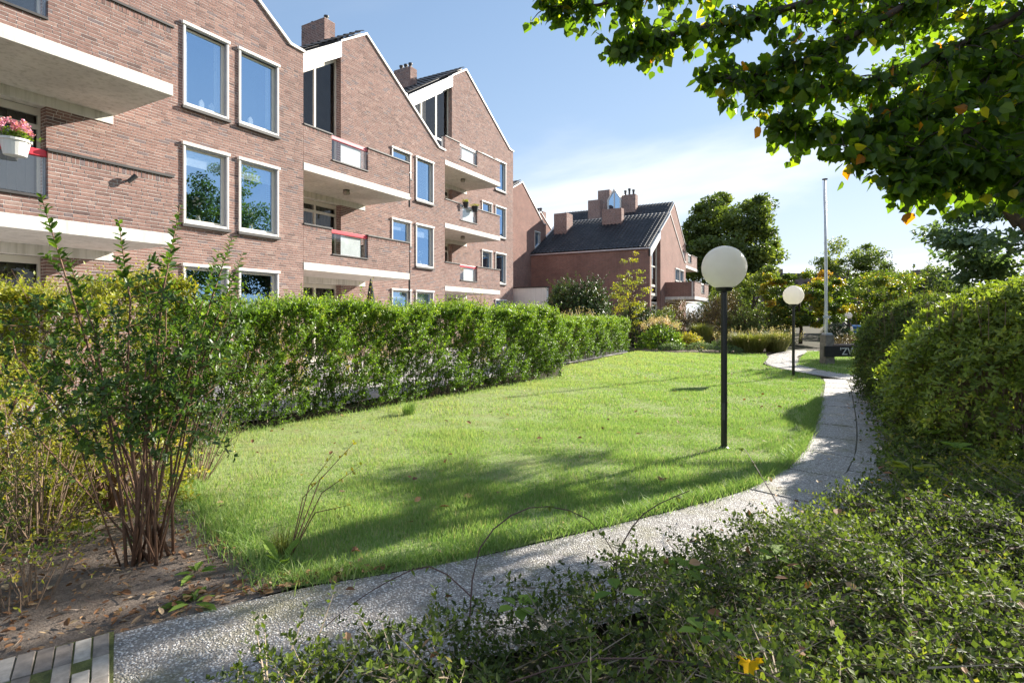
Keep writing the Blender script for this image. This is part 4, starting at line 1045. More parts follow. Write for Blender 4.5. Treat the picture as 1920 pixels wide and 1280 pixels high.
# linden whose low boughs hang into the picture from the right
def linden():
    rg = np.random.default_rng(5)
    t = empty("linden_tree", (4.6, 5.6, 0), "linden whose low leafy boughs hang into the top right corner", "tree")
    k = MB(); k.tube([(4.6, 5.6, -.1), (4.55, 5.6, 1.5), (4.5, 5.65, 3.4), (4.5, 5.7, 6.2)], [.27, .21, .18, .09], 12); k.build("trunk", BARK, t, smooth=True)
    fork = (4.5, 5.65, 4.2)
    B = [[(1.76, 6.26, 4.27), (0.82, 5.84, 4.65), (-0.17, 5.4, 4.62), (-0.98, 4.95, 4.44), (-1.7, 4.55, 4.25), (-2.1, 4.32, 4.23)],
         [(0.82, 5.84, 4.65), (0.07, 5.31, 4.22), (-0.55, 4.96, 4.02), (-1.09, 4.66, 3.90), (-1.56, 4.40, 3.78)],
         [(1.16, 5.81, 4.43), (0.51, 5.33, 3.99), (-0.01, 5.04, 3.64), (-0.42, 4.81, 3.48), (-0.80, 4.59, 3.42)],
         [(1.69, 5.99, 4.15), (1.07, 5.53, 3.75), (0.57, 5.25, 3.45), (0.13, 5.0, 3.33), (-0.22, 4.8, 3.35), (-.42, 4.69, 3.33)],
         [(1.57, 5.7, 3.87), (1.12, 5.44, 3.40), (0.69, 5.2, 3.10), (0.32, 5.0, 2.98), (0.0, 4.82, 2.97), (-.22, 4.69, 3.02)],
         [(1.53, 5.44, 3.46), (1.13, 5.22, 3.02), (0.80, 5.03, 2.83), (0.47, 4.85, 2.73), (0.22, 4.71, 2.76)],
         [(1.53, 5.32, 3.03), (1.27, 5.18, 2.72), (1.0, 5.04, 2.60), (0.72, 4.88, 2.55), (.5, 4.76, 2.52)],
         [(1.58, 5.24, 2.75), (1.36, 5.12, 2.56), (1.15, 5.0, 2.50)],
         [(1.56, 6.83, 4.83), (0.9, 6.47, 4.43), (0.43, 6.32, 4.28), (-0.19, 5.97, 4.48)],
         [(2.2, 6.2, 4.6), (1.5, 6.5, 4.2), (1.1, 6.3, 3.75), (.75, 6.1, 3.55)],
         [(2.0, 5.8, 4.2), (1.5, 5.9, 3.7), (1.25, 5.75, 3.2), (1.1, 5.6, 2.95)],
         [(2.7, 8.1, 3.9), (2.0, 8.9, 3.8), (1.5, 9.5, 3.7), (1.1, 10.0, 3.6)], [(2.5, 8.5, 3.5), (1.8, 9.2, 3.35), (1.3, 9.3, 3.25)], [(2.5, 8.8, 4.2), (1.7, 9.6, 4.1), (1.0, 9.1, 4.0)]]
    Pall, Dall, Nall, Lall = [], [], [], []
    tw = MB()
    for bi, b in enumerate(B):
        pts = [Vector(p) for p in ([fork] + b if bi not in (1,) else b)]
        rad = [.032 * (1 - i / len(pts)) + .005 for i in range(len(pts))]
        bo = MB(); bo.tube(pts, rad, 7); bo.build("bough", BARK, t, smooth=True)
        P = [np.array(p) for p in b]; seg = len(P) - 1
        ns = int((38 if bi > 10 else 29 if bi in (4, 5, 6, 7, 10) else 28 if bi < 3 else 22) * seg)
        for j in range(ns):
            s = rg.random() * seg; i = min(int(s), seg - 1); f = s - i
            base = P[i] * (1 - f) + P[i + 1] * f; frac = s / seg
            ax = unit((P[i + 1] - P[i])[None])[0]
            dr = unit((ax * .5 + rg.normal(0, .6, 3) + np.array([0, 0, -.05]))[None])[0]; ln = rg.uniform(.12, .42) * (1.1 - .5 * frac)
            tipp = base + dr * ln + np.array([0, 0, -.10 * ln]); tw.tube([base, (base + tipp) / 2 + np.array([0, 0, .02]), tipp], [.006, .004, .002], 4)
            nl = rg.integers(6, 12)
            ss = np.linspace(.15, 1.05, nl); q = base + (tipp - base) * ss[:, None] + rg.normal(0, .022, (nl, 3))
            Pall.append(q); Dall.append(unit(dr * .4 + rg.normal(0, .5, (nl, 3)) + np.array([0, 0, -.75])))
            Nall.append(unit(rg.normal(0, .75, (nl, 3)) + np.array([0, 0, .25]) + np.array([.12, .28, 0]))); Lall.append(rg.uniform(.06, .105, nl))
    tw.build("twigs", BARK, t)
    P = np.concatenate(Pall); D = np.concatenate(Dall); N = np.concatenate(Nall); L = np.concatenate(Lall); n = len(P)
    tone = np.clip(rg.normal(.42, .22, n), 0, .86); y = rg.random(n); tone[y < .035] = .95; tone[y < .008] = 1.0
    prof = ((.14, .80), (.48, 1.0))
    # three hundred leaves along the lower edge as single leaves, the rest as one mass
    fw = -.4886 * P[:, 0] + .8725 * P[:, 1]; lat = .8725 * P[:, 0] + .4886 * P[:, 1]
    xi = 960 + 1041 * lat / fw; yi = 596 - 1041 * (P[:, 2] - 1.55) / fw
    size = np.where((xi > 980) & (xi < 1905) & (yi > 5) & (yi < 430), L / fw, 0) * rg.uniform(.8, 1.2, n)
    pick = np.argsort(-size)[:300]; rest = np.setdiff1d(np.arange(n), pick)
    V, Fq = leaf_arrays(P[rest], D[rest], N[rest], L[rest], L[rest] * .92, prof, droop=.2)
    cr_ = np_mesh("crown", V, Fq, L_LIME, t, tone=np.repeat(tone[rest], 6)); cr_["kind"] = "stuff"
    loc = np.array(t.location)
    for i in pick:
        V, Fq = leaf_arrays(np.zeros((1, 3)), D[i:i + 1], N[i:i + 1], L[i:i + 1], L[i:i + 1] * .92, prof, droop=.2)
        o = np_mesh("leaf", V, Fq, L_LIME, None, tone=np.full(6, tone[i])); o.parent = t; o.location = tuple(P[i] - loc)
    # upper crown, above the frame
    C = rand_dir(rg, 60) * (rg.random((60, 1)) ** .4) * np.array([[3.0, 2.8, 1.7]]) + np.array([[4.3, 5.2, 6.6]])
    ci = np.repeat(np.arange(60), 150); m = len(ci); Q = C[ci] + rand_dir(rg, m) * (rg.random((m, 1)) ** .5) * .7
    V, Fq = diamond_arrays(Q, rand_dir(rg, m) + np.array([0, 0, -.5]), rand_dir(rg, m) + np.array([0, 0, 1.]), .1, .09)
    u_ = np_mesh("upper_crown", V, Fq, L_LIME, t, tone=np.repeat(np.clip(rg.normal(.4, .2, m), 0, .9), 4)); u_["kind"] = "stuff"
linden()

# ================================================================ hedges
def hedge(label, a, b, thick, h, n, seed, lm, leaf=.033, spiky=.12, low=.35, group="clipped privet hedges along the lawn", tonemu=.45, rough=.06, hvar=.06):
    rg = np.random.default_rng(seed); rr = random.Random(seed)
    a, b = np.array(a, float), np.array(b, float); L = np.linalg.norm(b - a); u = (b - a) / L; nrm = np.array([u[1], -u[0]])
    t = empty("privet_hedge", (a[0] / 2 + b[0] / 2, a[1] / 2 + b[1] / 2, 0), label, "hedge", group)
    s = rg.uniform(0, L, n); pick = rg.random(n)
    hh = h + hvar * np.sin(s * 1.9 + seed) + hvar * .6 * np.sin(s * 4.7)
    z = hh * (1 - rg.random(n) ** 1.25 * .97); d = rg.uniform(0, .14, n)                 # front skin
    top = pick > .62; z[top] = hh[top] - rg.uniform(0, .15, top.sum()); d[top] = rg.uniform(0, thick, top.sum())
    inn = (pick > .50) & ~top; d[inn] = rg.uniform(.1, thick, inn.sum())
    end = pick > .95; s[end] = L - rg.uniform(0, .15, end.sum()); z[end] = hh[end] * rg.random(end.sum()); d[end] = rg.uniform(0, thick, end.sum())
    d = d + rough * np.sin(s * 3.1 + z * 4) + rough * np.sin(s * 7.3 - z * 6 + 1)
    # gaps low in the front, where the bare stems show
    gap = (np.sin(s * 5.3 + seed) * np.sin(z * 7 + s * 2.2) > .15) & (z < h * .62) & (rg.random(n) < .42)
    keep = ~gap
    P = np.stack([a[0] + u[0] * s - nrm[0] * d, a[1] + u[1] * s - nrm[1] * d, z], 1)[keep]; m0 = len(P); tz = top[keep]
    out = np.array([nrm[0], nrm[1], 0.0])
    D = unit(out * np.where(tz, .1, .55)[:, None] + np.array([0, 0, 1.0]) * np.where(tz, 1.0, .75)[:, None] + rg.normal(0, .38, (m0, 3)))
    ln = rg.uniform(.09, .2, m0) * np.where(tz & (rg.random(m0) < spiky), 2.0, 1.0)
    V, Fq, tv, tf, m = shoots(rg, P, D, ln, 10, leaf, leaf * .56, near=False, droop=.05)
    st = np.clip(rg.normal(tonemu, .18, m0) + .42 * (P[:, 2] / h - .6), 0, .95)  # tone rises with height, painting a sunlit top into the leaf colour
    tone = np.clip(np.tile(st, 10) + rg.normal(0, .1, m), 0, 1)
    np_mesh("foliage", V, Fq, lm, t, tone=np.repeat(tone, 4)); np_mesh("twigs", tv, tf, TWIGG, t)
    ns = int(L * 16); q = rg.uniform(0, L, ns); dd = rg.uniform(.12, thick - .1, ns)
    A = np.stack([a[0] + u[0] * q - nrm[0] * dd, a[1] + u[1] * q - nrm[1] * dd, np.full(ns, -.02)], 1)
    C = A + np.stack([rg.normal(0, .16, ns), rg.normal(0, .16, ns), rg.uniform(.7, 1.0, ns) * h], 1); Bm = (A + C) / 2 + rg.normal(0, .05, (ns, 3))
    V, Fq = tubes_np(A, Bm, C, rg.uniform(.006, .014, ns), .004); np_mesh("stems", V, Fq, TWIGG, t)
    return t
hedge("long clipped privet hedge bordering the lawn below the brick blocks", (-6.95, 4.0), (-6.05, 13.3), 1.2, 1.66, 18000, 41, L_PRIVET, leaf=.052, spiky=.2)
hedge("shorter privet hedge set back at the far end of the lawn", (-7.45, 14.4), (-7.75, 24.7), 1.1, 1.42, 8000, 42, L_PRIVET, leaf=.06)
hedge("yellow-green overgrown hedge at the left edge behind the twiggy shrub", (-6.6, -.6), (-7.0, 4.2), 1.0, 1.8, 8000, 43, L_YEL, leaf=.048, spiky=.3, group="clipped privet hedges along the lawn", tonemu=.35, hvar=.12)

# ================================================================ upright shrub in the left foreground
def fore_shrub():
    rg = np.random.default_rng(8); rr = random.Random(8)
    bx, by = -3.79, 1.95; R = np.array([.8725, .4886]); Fw = np.array([-.4886, .8725])
    t = empty("upright_shrub", (bx, by, 0), "tall leggy shrub with leafy upright shoots in the left foreground bed", "shrub")
    def pt(l, f, z): return np.array([bx + R[0] * l + Fw[0] * f, by + R[1] * l + Fw[1] * f, z])
    tall = [(-.66, 0, 2.33), (-.2, .05, 2.18), (.26, -.05, 2.26), (.54, .05, 2.08), (.68, -.1, 1.95), (.02, .2, 1.98), (-.42, -.1, 1.95), (.40, .15, 2.0)]
    ends = tall + [(rr.uniform(-.85, .68), rr.uniform(-.4, .4), rr.uniform(1.15, 1.85)) for _ in range(17)] + [(-1.15, .1, 1.05), (-.95, .2, 1.25)]
    P0, D0, ln, big = [], [], [], []
    for i, (l, f, z) in enumerate(ends):
        b = pt(rr.uniform(-.14, .14), rr.uniform(-.1, .1), -.02); e = pt(l, f, z)
        k1 = b + (e - b) * .35 + np.array([0, 0, .12 * z]) * (1 if i % 3 else .3) + rg.normal(0, .03, 3)
        k2 = b + (e - b) * .68 + np.array([0, 0, .10 * z]) * .7 + rg.normal(0, .03, 3)
        r = rr.uniform(.004, .008) if i > 3 else .010
        k = MB(); k.tube([b, b + (k1 - b) * .5 + rg.normal(0, .012, 3), k1, k2, e], [r * 1.3, r * 1.1, r, r * .6, r * .22], 6, tone=rr.random()); k.build("stem", TWIG, t, smooth=True)
        path_ = [k1, k2, e]
        nside = 17
        for j in range(nside):
            s = rr.uniform(.05, 1.0); p = k1 + (k2 - k1) * min(1, s * 2) if s < .5 else k2 + (e - k2) * (s - .5) * 2
            if p[2] < .75 and rr.random() < .7: continue
            if i < len(tall) and p[2] > z - .38: continue
            P0.append(p); D0.append(unit((rg.normal(0, .6, 3) + np.array([0, 0, .45]))[None])[0]); ln.append(rr.uniform(.15, .34))
        if i < len(tall): big.append((k2 + (e - k2) * .25, e))
    P0, D0, ln = np.array(P0), np.array(D0), np.array(ln)
    V, Fq, tv, tf, m = shoots(rg, P0, D0, ln, 18, .045, .022, near=True, droop=.12, prof=((.25, .8), (.6, .9)))
    st = np.clip(rg.normal(.4, .2, len(P0)), 0, .9); tone = np.clip(np.tile(st, 18) + rg.normal(0, .12, m), 0, .97)
    f = np_mesh("foliage", V, Fq, L_FORE, t, tone=np.repeat(tone, 6)); f["kind"] = "stuff"
    np_mesh("twigs", tv, tf, TWIG, t)
    loc = np.array(t.location); cnt = 0
    for (a, e) in big:                       # the long shoots against the facade: each leaf on its own
        ax = unit((e - a)[None])[0]; L = np.linalg.norm(e - a); u = unit(np.cross(ax, [0, 0, 1.])[None])[0]
        if np.linalg.norm(np.cross(ax, [0, 0, 1.])) < .05: u = np.array([1., 0, 0])
        w = np.cross(ax, u); n = 37
        for j in range(n):
            s = j / n; ang = (j % 2) * math.pi + (j // 2) * 1.57 + rr.uniform(-.4, .4)
            side = u * math.cos(ang) + w * math.sin(ang); p = a + (e - a) * s
            D = unit((side * .9 + ax * .55 + rg.normal(0, .15, 3))[None]); N = unit((ax * .9 - side * .3 + rg.normal(0, .2, 3))[None]); ll = rr.uniform(.07, .098) * (1 - .5 * s)
            V, Fq = leaf_arrays(np.zeros((1, 3)), D, N, np.array([ll]), np.array([ll * .5]), ((.25, .8), (.6, .95)))
            o = np_mesh("leaf", V, Fq, L_FORE, None, tone=np.full(6, min(.9, max(0, rg.normal(.45, .2))))); o.parent = t; o.location = tuple(p - loc)
fore_shrub()

def twiggy(label, loc, r, h, nst, nl, seed, leafm, group=None):
    """half-bare low shrub: many thin stems, few leaves"""
    rg = np.random.default_rng(seed); t = empty("twiggy_shrub", loc, label, "shrub", group)
    a = rg.uniform(0, 6.28, nst); q = rg.random(nst) ** .7
    A = np.stack([loc[0] + .12 * np.cos(a) * q, loc[1] + .12 * np.sin(a) * q, np.full(nst, -.01)], 1)
    C = np.stack([loc[0] + r * np.cos(a) * q, loc[1] + r * np.sin(a) * q, h * rg.uniform(.5, 1.05, nst)], 1); Bm = A * .45 + C * .55 + rg.normal(0, .05, (nst, 3)) + np.array([0, 0, .05])
    V, Fq = tubes_np(A, Bm, C, rg.uniform(.003, .008, nst), .0015); np_mesh("stems", V, Fq, DEADT, t)
    i = rg.integers(0, nst, nst * 5); f = rg.uniform(.3, 1, (len(i), 1)); P = Bm[i] * (1 - f) + C[i] * f; D = rand_dir(rg, len(i)) + np.array([0, 0, .4]); ln = rg.uniform(.08, .24, len(i))
    V, Fq, tv, tf, m = shoots(rg, P, D, ln, nl, .024, .013, near=True)
    tone = np.clip(np.tile(rg.normal(.5, .25, len(i)), nl) + rg.normal(0, .12, m), 0, 1)
    np_mesh("twigs", tv, tf, DEADT, t); np_mesh("foliage", V, Fq, leafm, t, tone=np.repeat(tone, 6))
gr_tw = "half-bare shrubs in the left bed"
twiggy("half-bare shrub low at the left edge in front of the hedge", (-4.75, 1.75, 0), .55, .95, 50, 9, 51, L_YEL, gr_tw)
twiggy("half-bare tangled shrub between the hedge and the upright shrub", (-5.3, 2.45, 0), .6, 1.0, 60, 9, 52, L_FORE, gr_tw)
twiggy("small bare-stemmed shrub on the soil at lower left", (-3.72, 1.33, 0), .30, .42, 18, 6, 53, L_YEL, gr_tw)
twiggy("half-bare shrub behind the upright shrub beside the lawn corner", (-5.2, 3.1, 0), .5, .9, 40, 9, 54, L_FORE, gr_tw)
twiggy("half-bare shrub cut by the left edge of the picture", (-4.35, 1.22, 0), .5, .75, 40, 9, 55, L_FORE, gr_tw)

bush("shrub", "leafy green shrub at the left edge between hedge and half-bare shrubs", (-5.7, 1.75, 0), .75, .7, 1.45, L_YEL, 550, .038, 57, shoot=.25, near=True, twig=TWIG, tonemu=.5)
bush("shrub", "low yellow-green shrub behind the upright shrub's left stems", (-5.0, 2.35, 0), .6, .5, .95, L_YEL, 420, .035, 58, shoot=.22, near=True, twig=TWIG)
# ================================================================ rounded shrubs right of the path
def dome_shrub(label, loc, rx, ry, h, n, seed, leaf, skirt=.35, stems=60, sprouts=(), lm=None):
    """clipped dome: thick leafy shell on top and on the flank by the path, bare stems under it on the camera side"""
    rg = np.random.default_rng(seed); rr = random.Random(seed); t = empty("rounded_shrub", loc, label, "shrub", "rounded shrubs right of the path")
    x, y = loc[0], loc[1]
    th = rg.uniform(0, 6.28, n); cz = rg.random(n) ** .85                       # height fraction on the shell
    S0 = .30; rad = np.where(cz > S0, np.clip(1 - ((cz - S0) / (1 - S0)) ** 2.1, 0, 1) ** (1 / 2.1), 1.0 - .10 * (S0 - cz) / S0)
    top = rg.random(n) < .34; rad = np.where(top, np.sqrt(rg.random(n)) * .98, rad)
    zf = np.where(top, S0 + (1 - S0) * (1 - rad ** 2.1) ** (1 / 2.1), cz)
    front = (np.cos(th) * .25 - np.sin(th) * .97) > .25                             # towards the camera
    sk = np.where(front & (np.cos(th) > -.5), .46, skirt * .15)
    keep = (zf > sk + .1 * np.sin(th * 9)) | (rg.random(n) < .06)
    lump = 1 + .05 * np.sin(th * 5 + zf * 7 + seed) + .04 * np.sin(th * 11 - zf * 9)
    P = np.stack([x + rx * rad * lump * np.cos(th), y + ry * rad * lump * np.sin(th), zf * (h - .08) + .03 * np.sin(th * 7)], 1)
    P = P - np.stack([np.cos(th), np.sin(th), np.zeros(n)], 1) * (rg.random(n) ** 2 * .25)[:, None]
    P = P[keep]; thk = th[keep]; m0 = len(P)
    D = unit(np.stack([np.cos(thk) * .7, np.sin(thk) * .7, np.full(m0, .25)], 1) + rg.normal(0, .4, (m0, 3)))
    V, Fq, tv, tf, m = shoots(rg, P, D, rg.uniform(.1, .24, m0), 10, leaf * 1.08, leaf * .5, near=False, droop=.5, upleaf=-.6)
    st = np.clip(rg.normal(.42, .2, m0) + .12 * (P[:, 2] / h - .6), 0, .92); tone = np.clip(np.tile(st, 10) + rg.normal(0, .1, m), 0, 1)
    np_mesh("foliage", V, Fq, lm or L_PRIVET, t, tone=np.repeat(tone, 4)); np_mesh("twigs", tv, tf, TWIG, t)
    ns = stems * 6; a = rg.uniform(0, 6.28, ns); q = np.sqrt(rg.random(ns)) * .86
    A = np.stack([x + rx * q * np.cos(a), y + ry * q * np.sin(a), np.full(ns, -.02)], 1); C = A + np.stack([rg.normal(0, .12, ns), rg.normal(0, .12, ns), np.full(ns, h * .85)], 1)
    V, Fq = tubes_np(A, (A + C) / 2 + rg.normal(0, .05, (ns, 3)), C, rg.uniform(.004, .010, ns), .003); np_mesh("stems", V, Fq, DEADT, t)
    for (dx, dy, hh) in sprouts:
        k = MB(); p = np.array([x + dx, y + dy, h - .15]); e = p + np.array([rr.uniform(-.1, .1), rr.uniform(-.1, .1), hh]); k.tube([p, (p + e) / 2, e], [.006, .005, .002], 5); k.build("sprout", TWIG, t)
        V, Fq, tv, tf, m = shoots(rg, p[None], (e - p)[None], np.array([hh]), 16, .09, .04, near=True, droop=.0)
        np_mesh("sprout_leaves", V, Fq, lm or L_PRIVET, t, tone=np.repeat(np.clip(rg.normal(.5, .15, m), 0, .9), 6))
    return t
dome_shrub("big rounded shrub at the right edge with bare brown stems below", (2.45, 8.5, 0), 1.68, 1.85, 2.05, 8500, 61, .062, lm=L_DOME)
dome_shrub("rounded shrub hugging the path behind the big one, with tall sprouts", (1.75, 12.7, 0), 1.15, 2.1, 2.0, 7000, 62, .055, skirt=.1, sprouts=((-.45, -.8, .62), (-.2, -.5, .75), (.1, -.9, .45), (-.7, .3, .3)), lm=L_COVER)
bush("shrub", "dark shrub filling the gap behind the rounded shrubs at right", (4.2, 13.0, 0), 1.6, 2.0, 2.1, L_TREE, 2600, .05, 63, shoot=.3)
bush("shrub", "shrub screening the lawn behind the board with white letters", (4.5, 19.0, 0), 2.0, 2.4, 2.2, L_TREE, 2400, .07, 64, shoot=.35)

# ================================================================ low cover right of the path
def cover(name, label, poly, dens, hfun, leaf, lm, seed, nl=14, near=True, sl=(.14, .34), cat="ground cover", tone_mu=.42, arch=.75):
    rg = np.random.default_rng(seed); poly = np.array(poly)
    lo, hi = poly.min(0), poly.max(0); n0 = int((hi - lo).prod() * dens); Q = rg.uniform(lo, hi, (n0, 2)); Q = Q[in_poly(Q, poly)]; n = len(Q)
    t = empty(name, (float(poly[:, 0].mean()), float(poly[:, 1].mean()), 0), label, cat)
    H = hfun(Q[:, 0], Q[:, 1]) * (1 + .3 * np.sin(Q[:, 0] * 4.1 + seed) * np.cos(Q[:, 1] * 3.7) + .2 * np.sin(Q[:, 0] * 9 + Q[:, 1] * 8))
    P = np.column_stack([Q, H * rg.random(n) ** .6 * .8])
    a = rg.uniform(0, 6.28, n); D = np.stack([np.cos(a) * arch, np.sin(a) * arch, rg.uniform(.1, 1.1, n)], 1); ln = rg.uniform(*sl, n)
    V, Fq, tv, tf, m = shoots(rg, P, D, ln, nl, leaf, leaf * .6, near=near, droop=.35, s0=.05)
    st = np.clip(rg.normal(tone_mu, .17, n) + .16 * np.sin(Q[:, 0] * 3.3 + seed) * np.cos(Q[:, 1] * 2.9) + .1 * np.sin(Q[:, 0] * 8.1 - Q[:, 1] * 6.7), 0, .95); tone = np.clip(np.tile(st, nl) + rg.normal(0, .12, m), 0, 1)
    f = np_mesh("foliage", V, Fq, lm, t, tone=np.repeat(tone, 6 if near else 4)); f["kind"] = "stuff"
    w = np_mesh("twigs", tv, tf, TWIGG, t); w["kind"] = "stuff"
    t["kind"] = "stuff"
    return t
RE = offset_line(smooth_line(EDGE), 1.0)
right_edge = [p for p in RE if p[1] > .6]
hcov = lambda x, y: np.clip(.12 + .20 * np.clip((x * .83 - (y - 4.6) * .56 + .6), 0, 2.2), .15, .46)
near_poly = [(-1.6, .75)] + [(p[0] + .08 - .26 * min(1, max(0, (p[1] - 1.9) / 1.4)), p[1]) for p in right_edge if 1.2 < p[1] < 5.6] + [(.75, 5.8), (2.9, 5.8), (1.6, .75)]
cover("cotoneaster_cover", "low small-leaved cover spreading across the right foreground", near_poly, 540, hcov, .030, L_COVER, 71, nl=14, near=False)
cover("weed_cover", "broad-leaved weeds at the foot of the big rounded shrub", [(.42, 5.4), (.55, 7), (.70, 9.2), (1.2, 9.2), (3.6, 7.0), (3.6, 5.5)], 260, lambda x, y: np.full(len(x), .22), .05, L_COVER, 72, nl=8, tone_mu=.5)
cover("ivy_cover", "glossy ivy along the path under the second rounded shrub", [(.62, 9.2), (.72, 11), (.85, 15.2), (1.6, 15.2), (1.6, 9.2)], 200, lambda x, y: np.full(len(x), .35), .06, L_COVER, 73, nl=7, tone_mu=.3)
cover("weed_cover", "sprawling yellow-leaved weeds beside the path bend", [(.45, 5.0), (.9, 6.6), (1.9, 6.6), (1.7, 4.8)], 160, lambda x, y: np.full(len(x), .30), .03, L_YEL, 74, nl=12, tone_mu=.35)

cover("bed_weeds", "low weeds and seedlings across the soil of the left bed", [(-6.4, 3.3), (-4.9, 2.65), (-3.95, 2.3), (-4.2, 1.75), (-3.9, 1.1), (-4.6, .6), (-6.4, .8)], 75, lambda x, y: np.full(len(x), .12), .03, L_FORE, 75, nl=8, tone_mu=.55, sl=(.08, .22))
# arching bramble canes over the path
CANE = plain("cane_dark", (.09, .045, .035), rough=.6, var=.3)
def cane(label, pts, rad=.0045, leaves=12, seed=1):
    rg = np.random.default_rng(seed); o = empty("bramble_cane", pts[0], label, "cane", "arching canes over the path")
    P = [Vector(p) + Vector((.25, -.15, 0)) * (1 if p[1] < 3.3 else 0) for p in pts]; sm = []
    for i in range(len(P) - 1):
        for f in (0, .33, .66):
            a = P[max(i - 1, 0)]; b = P[i]; c = P[i + 1]; d_ = P[min(i + 2, len(P) - 1)]
            sm.append(.5 * ((2 * b) + (c - a) * f + (2 * a - 5 * b + 4 * c - d_) * f * f + (3 * b - a - 3 * c + d_) * f ** 3))
    sm.append(P[-1]); k = MB(); k.tube(sm, [rad * (1 - .6 * i / len(sm)) for i in range(len(sm))], 5); k.build("cane", CANE, o)
    for j in range(leaves):
        p = np.array(sm[rg.integers(2, len(sm))])[None]; V, Fq = leaf_arrays(p, rand_dir(rg, 1) + np.array([0, 0, -.3]), np.array([[0, 0, 1.]]) + rg.normal(0, .3, (1, 3)), np.array([.035]), np.array([.022]))
        np_mesh("leaf", V, Fq, L_COVER, o, tone=np.full(6, .7))
cane("long cane arching in a hoop over the path", [(-1.62, 2.2, .1), (-1.72, 2.45, .42), (-1.6, 2.75, .55), (-1.35, 2.95, .47), (-1.15, 3.0, .2)], seed=1)
cane("thin cane trailing left across the pebble path", [(-1.65, 2.3, .25), (-1.95, 2.35, .32), (-2.2, 2.2, .2), (-2.35, 2.05, .06)], .004, seed=2)
cane("upright cane beside the hooped one", [(-1.1, 2.7, .1), (-1.14, 2.8, .35), (-1.05, 2.95, .55), (-.85, 3.1, .66)], .005, seed=3)
cane("dark cane lying across the low cover at the bottom of the picture", [(-1.3, 1.75, .25), (-.9, 1.9, .42), (-.45, 2.0, .45), (-.1, 2.0, .38)], .0035, seed=4)
cane("slender cane leaning over the bend of the path", [(-.2, 4.1, .2), (-.4, 4.4, .42), (-.55, 4.8, .5), (-.6, 5.0, .42)], .004, seed=5)

# large pale leaves among the low cover
BIGL = leaf_mat("broad_weed_leaf", [(0, (.13, .22, .04)), (1, (.25, .36, .07))], trans=.4, rough=.7, spec=.15)
def weed(label, loc, n, L, seed, up=.5, lm=None, wid=.6):
    rg = np.random.default_rng(seed); o = empty("leafy_weed", loc, label, "weed", "leafy weeds")
    for j in range(n):
        a = 6.28 * j / n + rg.normal(0, .3); D = np.array([[math.cos(a), math.sin(a), up * rg.uniform(.5, 1.4)]]); ll = L * rg.uniform(.7, 1.2)
        V, Fq = leaf_arrays(np.array([loc], float) + D * .02, D, np.array([[0, 0, 1.]]) + rg.normal(0, .15, (1, 3)), np.array([ll]), np.array([ll * wid]), ((.3, .8), (.65, .95)), droop=.25)
        np_mesh("leaf", V, Fq, lm or BIGL, o, tone=np.full(6, rg.random()))
weed("flat pale-green weed rosette on the soil beside the pebble path", (-2.95, 1.76, .02), 6, .14, 81, .25, wid=.35)
weed("pale-green weed rosette below the upright shrub's stems", (-3.28, 1.98, .02), 6, .12, 82, .3, wid=.4)
weed("upright light-green dock leaf at the corner of the lawn", (-2.93, 2.3, .02), 4, .17, 83, 1.6, wid=.35)
weed("light-green leaves above the hooped cane's foot", (-1.12, 2.05, .33), 6, .09, 84, .3)
weed("light-green broad leaves in the cover below the path bend", (-.62, 2.92, .26), 7, .12, 85, .3)
weed("bright broad leaves in the middle of the low cover", (-.22, 3.15, .32), 6, .12, 86, .3)
weed("bluish broad leaf low in the cover near the bottom", (-.72, 2.15, .45), 3, .11, 87, .2)
weed("yellowing broad leaves beside the straight path", (.62, 5.4, .35), 7, .14, 88, .5, lm=L_YEL)
weed("pale leaves at the bottom of the low cover", (-.35, 1.98, .47), 5, .085, 89, .3)
weed("green broad leaves at the foot of the big rounded shrub", (1.1, 6.6, .32), 9, .14, 90, .5)
weed("large leaves left of the big rounded shrub's stems", (1.0, 7.4, .3), 8, .13, 91, .5)

# ================================================================ grass
def blades(P, h, w, rg, bend=.35, three=True):
    n = len(P); a = rg.uniform(0, 6.28, n); h = h * rg.uniform(.55, 1.25, n)
    side = np.stack([np.cos(a), np.sin(a), np.zeros(n)], 1) * (w * rg.uniform(.7, 1.3, n))[:, None]
    b = rg.uniform(0, 6.28, n); lean = np.stack([np.cos(b), np.sin(b), np.zeros(n)], 1) * (h * bend * rg.uniform(.3, 1.6, n))[:, None]
    tip = P + lean + np.array([0, 0, 1.]) * h[:, None]
    if three:
        mid = P + lean * .35 + np.array([0, 0, 1.]) * (h * .6)[:, None]
        V = np.stack([P - side, P + side, mid - side * .8, mid + side * .8, tip], 1).reshape(-1, 3); k = (np.arange(n) * 5)[:, None]
        return V, np.concatenate([k + np.array([[0, 1, 3]]), k + np.array([[0, 3, 2]]), k + np.array([[2, 3, 4]])]), 5
    V = np.stack([P - side, P + side, tip], 1).reshape(-1, 3); k = (np.arange(n) * 3)[:, None]
    return V, k + np.array([[0, 1, 2]]), 3
